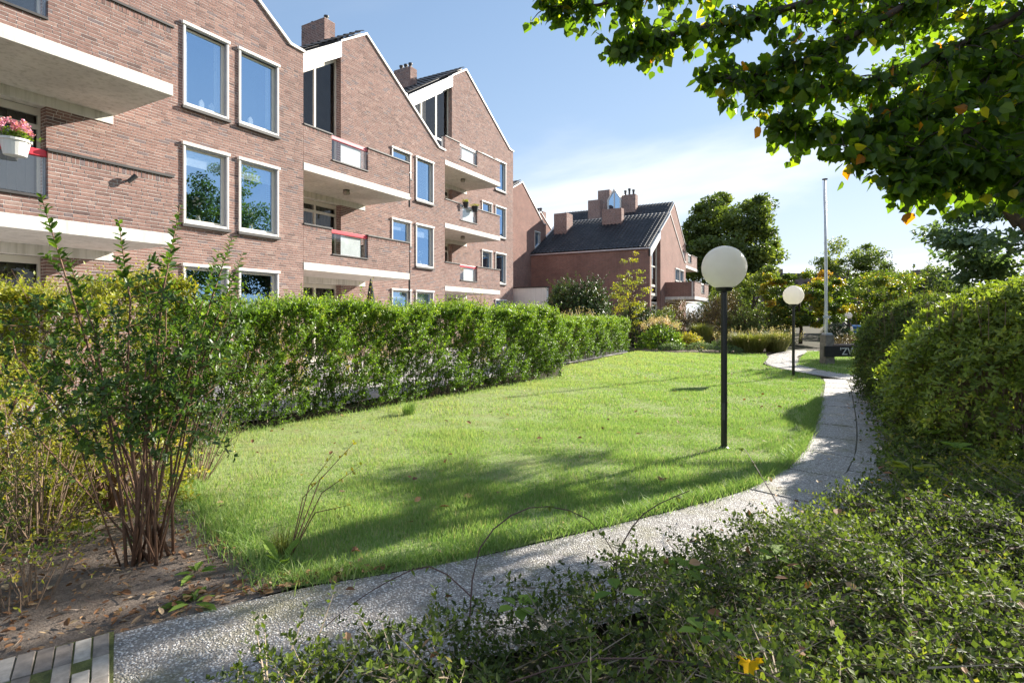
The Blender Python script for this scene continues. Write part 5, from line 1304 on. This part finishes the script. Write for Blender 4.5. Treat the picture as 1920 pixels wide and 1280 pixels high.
def grass(label, poly, zones, seed):
    rg = np.random.default_rng(seed); poly = np.array(poly); lo, hi = poly.min(0) - .05, poly.max(0) + .05
    t = tag(empty("grass", (0, 0, 0)), label, kind="stuff")
    for (d0, d1, dens, h, w, three) in zones:
        n = int((hi - lo).prod() * dens); Q = rg.uniform(lo, hi, (n, 2)); dep = -.4886 * Q[:, 0] + .8725 * Q[:, 1]
        lat = np.abs(.8725 * Q[:, 0] + .4886 * Q[:, 1])
        Qj = Q + rg.normal(0, .025, Q.shape)                                   # ragged edge
        Q = Q[(dep >= d0) & (dep < d1) & in_poly(Qj, poly) & (lat < dep * .95 + .3)]; n = len(Q)
        if not n: continue
        f1 = np.sin(Q[:, 0] * 2.1 + 1) * np.cos(Q[:, 1] * 1.7) + .6 * np.sin(Q[:, 0] * 5.2 + Q[:, 1] * 3.9) + .5 * np.cos(Q[:, 1] * 7.7 - Q[:, 0] * 2.3)
        keep = rg.random(n) < np.clip(.86 + .14 * f1, .3, 1); bare = (Q[:, 0] < -4.4 + .4 * np.sin(Q[:, 1] * 3)) & (rg.random(n) < .55) & (Q[:, 1] < 11)
        keep &= ~bare; Q = Q[keep]; f1 = f1[keep]; n = len(Q)
        edge = np.clip(1.0 + .35 * f1, .6, 1.8)
        nearpath = (Q[:, 0] + .95 > -0.0) if False else 0
        V, Fq, k = blades(np.column_stack([Q, np.full(n, .01)]), h * edge, w, rg, three=three)
        tone = np.clip(rg.normal(.38, .15, n) + .07 * f1 + .30 * np.clip((-Q[:, 0] - 1.2) / 4.5, 0, 1), 0, .97); y = rg.random(n); tone[y < .05] = 1.0  # greener by the path to suggest its shade, drier yellow towards the hedge
        o = np_mesh("grass_blades", V, Fq, L_GRASS, t, tone=np.repeat(tone, k)); o["kind"] = "stuff"
    return t
grass("short lawn grass", LAWN, [(2.4, 5.2, 9500, .042, .0022, True), (5.2, 8.5, 4800, .042, .003, False), (8.5, 14, 1900, .045, .005, False), (14, 30, 700, .055, .009, False)], 91)
grass("short lawn grass beyond the path", LAWN2, [(10, 32, 600, .055, .009, False)], 92)
# longer unmown fringe along the lawn's edges
def fringe(label, line, width, dens, h, seed, inset=0.0):
    rg = np.random.default_rng(seed); pts = resample(smooth_line(line), .02); n = int(len(pts) * .02 * dens)
    i = rg.integers(0, len(pts), n); Q = np.array(pts)[i] + rg.normal(0, width, (n, 2)); V, Fq, k = blades(np.column_stack([Q, np.full(n, .0)]), h, .0026, rg, bend=.8)
    o = np_mesh("grass_fringe", V, Fq, L_GRASS, None, tone=np.repeat(np.clip(rg.normal(.45, .22, n), 0, 1), k)); tag(o, label, kind="stuff")
fringe("long grass along the path edge of the lawn", [(p[0] - .05, p[1] + .03) for p in EDGE[2:13]], .045, 700, .10, 93)
fringe("long grass where the lawn meets the soil bed", [(-2.7, 2.16), (-3.75, 2.46), (-4.8, 2.8), (-6.2, 3.55)], .09, 600, .12, 94)
fringe("weedy grass at the foot of the long hedge", [(-6.75, 4.3), (-5.95, 13.2)], .09, 140, .10, 95)
rg_ = np.random.default_rng(96)
grass_clump("dead_grass_clump", "dry straw-coloured tuft at the lawn corner by the soil", (-3.06, 2.42, 0), .16, .20, 170, 96, lm=L_REED, w=.0016)
grass_clump("grass_tuft", "green tuft at the foot of the long hedge", (-5.75, 6.9, 0), .22, .25, 160, 97, lm=L_GRASS, w=.004)

# thin sapling with a few yellow leaves at the lawn's corner
sap = empty("bare_sapling", (-3.0, 2.42, 0), "thin bare sapling with few yellow leaves at the lawn corner", "sapling")
rgs = np.random.default_rng(98)
for i, e in enumerate([(-2.75, 2.75, .72), (-2.6, 2.65, .6), (-2.95, 2.75, .62), (-2.5, 2.45, .42), (-2.9, 2.6, .5)]):
    b = np.array([-3.0, 2.42, 0]); e = np.array(e); m_ = (b + e) / 2 + np.array([-.03, 0, .12])
    k = MB(); k.tube([b, m_, e], [.005, .0035, .0015], 5); k.build("stem", TWIG, sap)
    for j in range(6):
        f = rgs.uniform(.4, 1); p = (m_ + (e - m_) * f)[None]; V, Fq = leaf_arrays(p, rand_dir(rgs, 1), rand_dir(rgs, 1), np.array([.03]), np.array([.02]))
        np_mesh("leaf", V, Fq, L_YEL, sap, tone=np.full(6, rgs.uniform(.5, 1)))

# fallen leaves
def litter(name, label, poly, n, size, seed, z=.03, m=None, curl=.5, kind="stuff", wr=(.3, .8)):
    rg = np.random.default_rng(seed); poly = np.array(poly); lo, hi = poly.min(0), poly.max(0); Q = rg.uniform(lo, hi, (n * 6, 2)); Q = Q[in_poly(Q, poly)][:n]; n = len(Q)
    a = rg.uniform(0, 6.28, n); D = np.stack([np.cos(a), np.sin(a), rg.normal(0, .25, n)], 1); N = np.array([0, 0, 1.]) + rg.normal(0, .35, (n, 3))
    L = size * rg.uniform(.5, 1.4, n); V, Fq = leaf_arrays(np.column_stack([Q, np.full(n, z)]), D, N, L, L * rg.uniform(*wr, n), fold=curl, droop=-.15)
    o = np_mesh(name, V, Fq, m or L_DEAD, None, tone=np.repeat(rg.random(n), 6)); return tag(o, label, kind=kind)
litter("leaf_litter", "dead leaves and scraps over the soil bed", SBED[:7] + [(-6.5, .5), (-4.0, .3)], 2600, .036, 101, .02)
litter("leaf_litter", "dead leaves gathered where soil meets path", [(-3.1, 1.35), (-2.55, 2.25), (-2.25, 2.62), (-2.5, 2.55), (-3.1, 1.9)], 150, .05, 102, .03)
litter("leaf_litter", "scattered dead leaves on the lawn", LAWN, 320, .06, 103, .05)
litter("leaf_litter", "dry leaves caught in the low cover", near_poly, 130, .055, 104, .36)
litter("leaf_litter", "dead leaves on the pebble path", EDGE[2:12] + RE[::-1][6:40:2], 40, .05, 105, .035)
litter("twig_litter", "broken twigs on the soil bed", SBED[:7] + [(-6.5, .5), (-4.0, .3)], 160, .10, 106, .025, m=leaf_mat("broken_twig", [(0, (.10, .06, .04)), (1, (.26, .19, .13))], trans=0.05), curl=.1, wr=(.04, .09))
def fallen(label, loc, L, m, seed, tone):
    """palmate fallen leaf"""
    rg = np.random.default_rng(seed); n = 11; pts = []
    for i in range(n * 2):
        a = 2 * math.pi * i / (n * 2); r = L * (.5 if i % 2 == 0 else .33) * (1 + .15 * math.sin(3 * a)); pts.append((loc[0] + r * math.cos(a), loc[1] + r * math.sin(a), loc[2] + .012 * math.sin(2 * a + seed) + .15 * r * rg.random()))
    V = np.array([loc] + pts); Fq = np.array([(0, i + 1, (i + 1) % (2 * n) + 1) for i in range(2 * n)])
    tag(np_mesh("fallen_leaf", V, Fq, m, None, tone=np.full(len(V), tone)), label, "leaf", "single fallen leaves")
fallen("bright yellow fallen leaf on the low cover near the bottom edge", (-.19, 1.76, .54), .085, L_GOLD, 1, .7)
fallen("orange-brown leaf on the lawn left of the path bend", (-1.3, 5.18, .06), .10, L_DEAD, 2, .5)
fallen("brown curled leaf at the lawn's near corner", (-2.62, 2.62, .06), .07, L_DEAD, 3, .35)
fallen("tan leaf on the edge between lawn corner and path", (-2.74, 2.2, .05), .06, L_DEAD, 4, .9)

# ================================================================ garden bed at the end of the lawn
bush("hydrangea_bush", "hydrangea with faded cream-pink heads beside the far hedge", (-7.0, 27.6, 0), .95, .9, 1.45, L_PRIVET, 420, .12, 111, shoot=.3, nleaf=8)
rgh = np.random.default_rng(112); hb = [o for o in bpy.data.objects if o.name.startswith("hydrangea_bush")][0]
for i in range(26):
    a = rgh.uniform(0, 6.28); q = rgh.uniform(.2, 1); c = np.array([-7.0 + .95 * q * math.cos(a), 27.6 + .9 * q * math.sin(a), .75 + .72 * math.sqrt(1 - q * q * .8)])
    n = 60; P = c + rgh.normal(0, 1, (n, 3)) * np.array([.06, .06, .10]); V, Fq = diamond_arrays(P, rand_dir(rgh, n), rand_dir(rgh, n), .05, .05)
    np_mesh("flower_head", V, Fq, L_HYD, hb, tone=np.repeat(np.clip(rgh.normal(rgh.uniform(.2, .9), .15, n), 0, 1), 4))
bush("golden_shrub", "low golden-yellow shrub in the bed at the end of the lawn", (-5.9, 28.6, 0), .8, .7, .95, L_YEL, 520, .07, 113, shoot=.18, tonemu=.75)
grass_clump("ornamental_grass", "tall arching grass behind the golden shrub", (-5.7, 31.0, 0), 1.0, 1.35, 900, 114, w=.012)
grass_clump("ornamental_grass", "wide feathery grass clump by the path at the far end", (-2.9, 27.2, 0), 1.5, .98, 1800, 115, plume=60, w=.010)
grass_clump("ornamental_grass", "feathery grass clump right behind the second lamp's post", (-1.9, 28.4, 0), 1.2, 1.0, 1300, 116, plume=50, w=.010)
for i, (x, y, r, h, l) in enumerate([(-4.9, 26.6, .7, .5, "grey-green mound in front of the golden shrub"), (-4.0, 27.2, .7, .65, "grey-green mound between the two grass clumps"), (-6.2, 26.3, .6, .4, "low mound before the hydrangea"), (-3.6, 26.1, .5, .35, "smallest mound at the lawn's far edge")]):
    bush("low_mound", l, (x, y, 0), r, r * .8, h, L_BLUE, 300, .05, 120 + i, shoot=.12, stems=3)
bush("shrub", "large dark evergreen shrub before the end wall of the low house", (-10.9, 26.3, 0), 1.9, 1.8, 4.0, L_DARK, 3000, .12, 131, shoot=.38, spike=.1, box=.15, nleaf=12)
bush("shrub", "reddish-brown shrub right of the low house's gable", (-5.0, 34.5, 0), 1.35, 1.3, 3.7, L_RED, 1700, .09, 132, shoot=.4, nleaf=10)
bush("shrub", "brownish shrub under the low house's balcony", (-7.4, 33.0, 0), 1.6, 1.3, 2.9, L_RED, 1500, .09, 133, shoot=.35)
bush("shrub", "dark shrub between evergreen and brownish shrub", (-9.3, 31.5, 0), 1.5, 1.3, 2.8, L_DARK, 1600, .09, 134, shoot=.4)
bush("shrub", "loose light-green shrub by the low house's corner", (-7.6, 30.6, 0), .9, .9, 2.5, L_TREE, 700, .10, 135, shoot=.4)
bush("shrub", "bright green shrub left of the second lamp's post", (-3.0, 36.0, 0), 1.5, 1.3, 2.6, L_MAPLE, 1500, .09, 136, shoot=.4, tonemu=.35)
bush("shrub", "green shrub with spreading shoots between the lamp posts", (-3.7, 33.0, 0), 1.1, 1.0, 2.3, L_TREE, 900, .1, 137, shoot=.5, spike=.2)
bush("shrub", "low shrub behind the board with white letters", (1.6, 30.0, 0), 1.4, 1.0, .95, L_RED, 700, .06, 138, shoot=.3)
bush("shrub", "green shrub at the far end below the third lamp", (3.6, 42.0, 0), 1.8, 1.4, 2.0, L_TREE, 900, .1, 139, shoot=.4)
bush("shrub", "dark low shrub left of the blue bin", (.9, 46.0, 0), 1.0, 1.0, 1.3, L_DARK, 500, .1, 140, shoot=.3)
for a_ in bush_later: bush(a_[0], a_[1], a_[2], a_[3], a_[4], a_[5], L_TREE, 1300, .14, a_[6], shoot=.5)
for i, (x, y, r, h, lm_, l) in enumerate([(-10.2, 10.3, .7, 2.6, L_YEL, "yellow-green shrub above the hedge under the middle block's balcony"), (-10.2, 11.9, .8, 2.1, L_BLUE, "grey-green shrub beside the folded parasol"),
        (-10.3, 16.2, .65, 2.5, L_YEL, "thin yellow-green shrub above the hedge before the tallest block"), (-9.6, 7.3, .6, 2.15, L_YEL, "pale shrub above the hedge under the nearest block's windows"), (-9.3, 20.3, 1.0, 1.9, L_PRIVET, "green shrub behind the far hedge")]):
    bush("terrace_shrub", l, (x, y, 0), r, r, h, lm_, 420, .06, 150 + i, shoot=.35, spike=.2, group="shrubs on the terrace behind the hedge")
for i, (x, y) in enumerate([(-8.9, 20.0), (-8.8, 22.0)]):
    grass_clump("plume_grass", ["plume grass poking above the far hedge, left clump", "plume grass poking above the far hedge, right clump"][i], (x, y, 0), .6, 1.8, 200, 160 + i, plume=70, w=.008)

# ================================================================ lamps, flagpole, sign and small things
OPAL, n, l = mat("opal_globe")
out = n.new("ShaderNodeOutputMaterial"); pb_ = n.new("ShaderNodeBsdfPrincipled"); pb_.inputs["Roughness"].default_value = .18
tcx = n.new("ShaderNodeTexCoord"); nz = nd(n, "ShaderNodeTexNoise", Scale=9.0, Detail=6.0); l.new(tcx.outputs["Object"], nz.inputs["Vector"])
rr_ = ramp(n, [(.3, (.82, .79, .75)), (.65, (.90, .88, .85))]); l.new(nz.outputs["Fac"], rr_.inputs[0]); l.new(rr_.outputs[0], pb_.inputs["Base Color"])
tl_ = n.new("ShaderNodeBsdfTranslucent"); tl_.inputs["Color"].default_value = (.95, .91, .84, 1)
mx_ = n.new("ShaderNodeMixShader"); mx_.inputs[0].default_value = .5; l.new(pb_.outputs[0], mx_.inputs[1]); l.new(tl_.outputs[0], mx_.inputs[2]); l.new(mx_.outputs[0], out.inputs[0])
def globe_lamp(x, y, label, h=2.40, r=.255):
    o = empty("globe_lamp", (x, y, 0), label, "lamp", "globe lamps along the path")
    cz = h - r; zb = cz - r * .93
    k = MB(); k.lathe([(.036, -.1), (.036, zb - .0)], (x, y, 0), 14); k.build("post", BLACK, o, smooth=False)
    k = MB(); k.lathe([(.05, zb - .05), (.085, zb - .045), (.10, zb - .005), (.095, zb + .012)], (x, y, 0), 20); k.build("collar", BLACK, o)
    k = MB(); k.box(x - .018, x + .018, y - .0395, y - .030, .35, .55); k.build("access_door", COPING, o, bevel=.003)
    k = MB(); k.lathe([(.06, 0), (.06, .02), (.037, .035)], (x, y, 0), 16); k.build("base_ring", BLACK, o)
    prof = []
    for i in range(25):
        a = -math.pi / 2 + math.pi * i / 24; z = max(r * math.sin(a), -r * .93); rr = r * math.cos(math.asin(max(-1, min(1, z / r))))
        if i == 0 or z > -r * .93: prof.append((max(rr, .004), cz + z))
    k = MB(); k.lathe(prof, (x, y, 0), 40); k.build("globe", OPAL, o, smooth=True)
globe_lamp(-1.02, 6.95, "nearest globe lamp, largest, on a black post in the lawn")
globe_lamp(-.68, 16.4, "second globe lamp standing where the path turns")
globe_lamp(1.72, 50.0, "distant small globe lamp beside the blue bin", h=2.0)

CONC = plain("weathered_concrete", (.20, .175, .15), rough=.9, var=.4, scale=9, bump=.5, bscale=50)
sx, sy = .12, 21.35; R = Vector((.80, .60, 0)); Nn = Vector((.60, -.80, 0))
fp = empty("flagpole", (sx, sy + .35, 0), "tall white flagpole rising behind the concrete block", "flagpole")
k = MB(); k.tube([(sx - .02, sy + .35, 0), (sx - .03, sy + .35, 3), (sx - .06, sy + .35, 6.25)], [.055, .05, .036], 12); k.build("pole", plain("pole_white", (.76, .77, .79), rough=.4, var=.1), fp, smooth=True)
k = MB(); k.lathe([(.01, .0), (.09, .005), (.09, .03), (.02, .05)], (sx - .06, sy + .35, 6.25), 12); k.build("cap", COPING, fp)
k = MB(); k.tube([(sx - .11, sy + .30, 1.2), (sx - .02, sy + .26, 3.0), (sx - .12, sy + .31, 6.2)], .008, 5); k.build("rope", ZINC, fp)
k = MB(); k.box(sx - .12, sx + .10, sy + .25, sy + .29, 1.55, 1.62); k.build("cleat", ZINC, fp)
def slanted(m, c, u, n_, hu, hn, z0, z1, taper=1.0):
    q = [c - u * hu - n_ * hn, c + u * hu - n_ * hn, c + u * hu + n_ * hn, c - u * hu + n_ * hn]
    m.add([(p.x, p.y, z0) for p in q] + [(c.x + (p.x - c.x) * taper, c.y + (p.y - c.y) * taper, z1) for p in q], [(0, 3, 2, 1), (4, 5, 6, 7), (0, 1, 5, 4), (1, 2, 6, 5), (2, 3, 7, 6), (3, 0, 4, 7)])
sg = empty("name_sign", (sx, sy, 0), "concrete block carrying a dark board with white letters on the far lawn", "sign")
k = MB(); slanted(k, Vector((sx, sy, 0)), R, Nn, .17, .16, -.05, .99, .92); k.build("concrete_block", CONC, sg, bevel=.015)
k = MB(); slanted(k, Vector((sx, sy, 0)), R, Nn, .12, .12, .985, 1.05, .9); k.build("top_plate", ZINC, sg)
c = Vector((sx, sy, 0)) + R * 2.2; k = MB(); slanted(k, c, R, Nn, .17, .16, -.05, .99, .92); k.build("concrete_block", CONC, sg, bevel=.015)
DBOARD = plain("black_stained_board", (.018, .016, .017), rough=.55, var=.3, scale=6)
c = Vector((sx, sy, 0)) + R * 1.05 + Nn * .195; k = MB(); slanted(k, c, R, Nn, 1.30, .03, .27, .62); k.build("board", DBOARD, sg, bevel=.006)
c2 = Vector((sx, sy, 0)) + R * 1.1 - Nn * .08; k = MB(); slanted(k, c2, R, Nn, 1.0, .28, .60, .66); k.build("ledge", plain("ledge_wood", (.17, .12, .09), rough=.8, var=.3), sg)
fc = bpy.data.curves.new("lettering", 'FONT'); fc.body = "'ZWE"; fc.size = .33; fc.extrude = .006
fo = bpy.data.objects.new("lettering_curve", fc); COL.objects.link(fo); bpy.context.view_layer.update()
lm_ = bpy.data.meshes.new_from_object(fo.evaluated_get(bpy.context.evaluated_depsgraph_get())); lm_.name = "lettering"; bpy.data.objects.remove(fo); bpy.data.curves.remove(fc)
fo = bpy.data.objects.new("lettering", lm_); link(fo, sg); lm_.materials.clear(); lm_.materials.append(WHITE)
p = c + R * (-.76) + Nn * .037; fo.location = (p.x - sx, p.y - sy, .335); fo.rotation_euler = (math.pi / 2, 0, math.atan2(R.y, R.x))

bn = empty("wheeled_bin", (2.35, 48.6, 0), "blue wheeled bin half hidden by the shrub at the far end", "bin")
BLUE = plain("blue_plastic", (.05, .17, .46), rough=.45, var=.1)
k = MB(); k.add([(2.05, 48.35, .12), (2.6, 48.35, .12), (2.6, 48.85, .12), (2.05, 48.85, .12), (1.95, 48.25, .9), (2.72, 48.25, .9), (2.72, 48.95, .9), (1.95, 48.95, .9)], [(0, 3, 2, 1), (4, 5, 6, 7), (0, 1, 5, 4), (1, 2, 6, 5), (2, 3, 7, 6), (3, 0, 4, 7)]); k.build("body", BLUE, bn, bevel=.03)
k = MB(); k.prism([(48.2, .9), (49.0, .9), (48.98, .96), (48.6, 1.03), (48.22, .96)], 'x', 1.9, 2.77); k.build("lid", plain("blue_lid", (.16, .32, .62), rough=.4), bn, bevel=.01)
k = MB(); k.tube([(1.95, 49.02, .95), (2.72, 49.02, .95)], .02, 8); k.build("handle", BLACK, bn)
for xx in (2.02, 2.66):
    k = MB(); k.tube([(xx - .03, 48.85, .11), (xx + .03, 48.85, .11)], .11, 14); k.build("wheel", BLACK, bn)

ps = empty("folded_parasol", (-11.4, 12.0, 0), "folded dark green parasol standing above the hedge", "parasol")
k = MB(); k.tube([(-11.4, 12, 0), (-11.4, 12, 2.5)], .022, 8); k.build("pole", ZINC, ps)
k = MB(); k.lathe([(.10, 1.3), (.17, 1.55), (.13, 2.0), (.06, 2.45), (.015, 2.68)], (-11.4, 12, 0), 9); k.build("canopy", plain("parasol_cloth", (.012, .03, .02), rough=.9, var=.2), ps)
k = MB(); k.lathe([(.25, 0), (.25, .06), (.05, .1)], (-11.4, 12, 0), 14); k.build("base", CONC, ps)

def flower_pot(x, y, z, r, h, pm, label, lf, fl, seed, n=60, oval=1.0):
    o = empty("flower_pot", (x, y, z), label, "flower pot", "pots on balcony rails"); rg = np.random.default_rng(seed)
    k = MB(); k.lathe([(r * .72, 0), (r * .95, h * .85), (r * 1.06, h * .86), (r * 1.06, h), (r * .9, h), (r * .85, h * .8)], (0, 0, 0), 24); k.v = [(x + p[0], y + p[1] * oval, z + p[2]) for p in k.v]; k.build("pot", pm, o, smooth=False)
    P = np.array([x, y, z + h]) + rg.normal(0, 1, (n, 3)) * np.array([r * .5, r * .5 * oval, .02]); D = rand_dir(rg, n) * .7 + np.array([0, 0, .9])
    V, Fq, tv, tf, m = shoots(rg, P, D, rg.uniform(.08, .17, n), 6, .05, .035, near=True); np_mesh("leaves", V, Fq, lf, o, tone=np.repeat(np.clip(rg.normal(.5, .2, m), 0, .9), 6)); np_mesh("stalks", tv, tf, TWIGG, o)
    if fl:
        for j in range(12):
            c = np.array([x + rg.normal(0, r * .55), y + rg.normal(0, r * .65 * oval), z + h + rg.uniform(.10, .26)]); q = 40; P = c + unit(rg.normal(size=(q, 3))) * .055 * rg.random((q, 1)) ** .4
            V, Fq = diamond_arrays(P, rand_dir(rg, q), rand_dir(rg, q), .035, .035); np_mesh("flower_head", V, Fq, fl, o, tone=np.repeat(rg.random(q), 4))
flower_pot(-10.62, 3.64, 3.99, .15, .25, WHITE, "white oval pot of pink flowers hung on the nearest balcony rail", L_PRIVET, L_PINK, 171, oval=1.3)
DPOT = plain("black_pot", (.02, .02, .022), rough=.5)
flower_pot(-14.80, 21.95, 6.78, .15, .26, DPOT, "left of two black pots on the tallest block's middle balcony rail", L_YEL, None, 172, n=24)
flower_pot(-14.80, 22.75, 6.72, .17, .26, DPOT, "right of two black pots on the tallest block's middle balcony rail", L_YEL, None, 173, n=24)

for o in bpy.data.objects:          # masses of twigs, petals and stalks too fine to pick apart
    if o.type == 'MESH' and o.parent and o.name.split('.')[0] in ("twigs", "flower_head", "stalks", "stems", "foliage", "blades", "plumes", "crown", "leaves", "sprout_leaves", "orchid"): o["kind"] = "stuff"
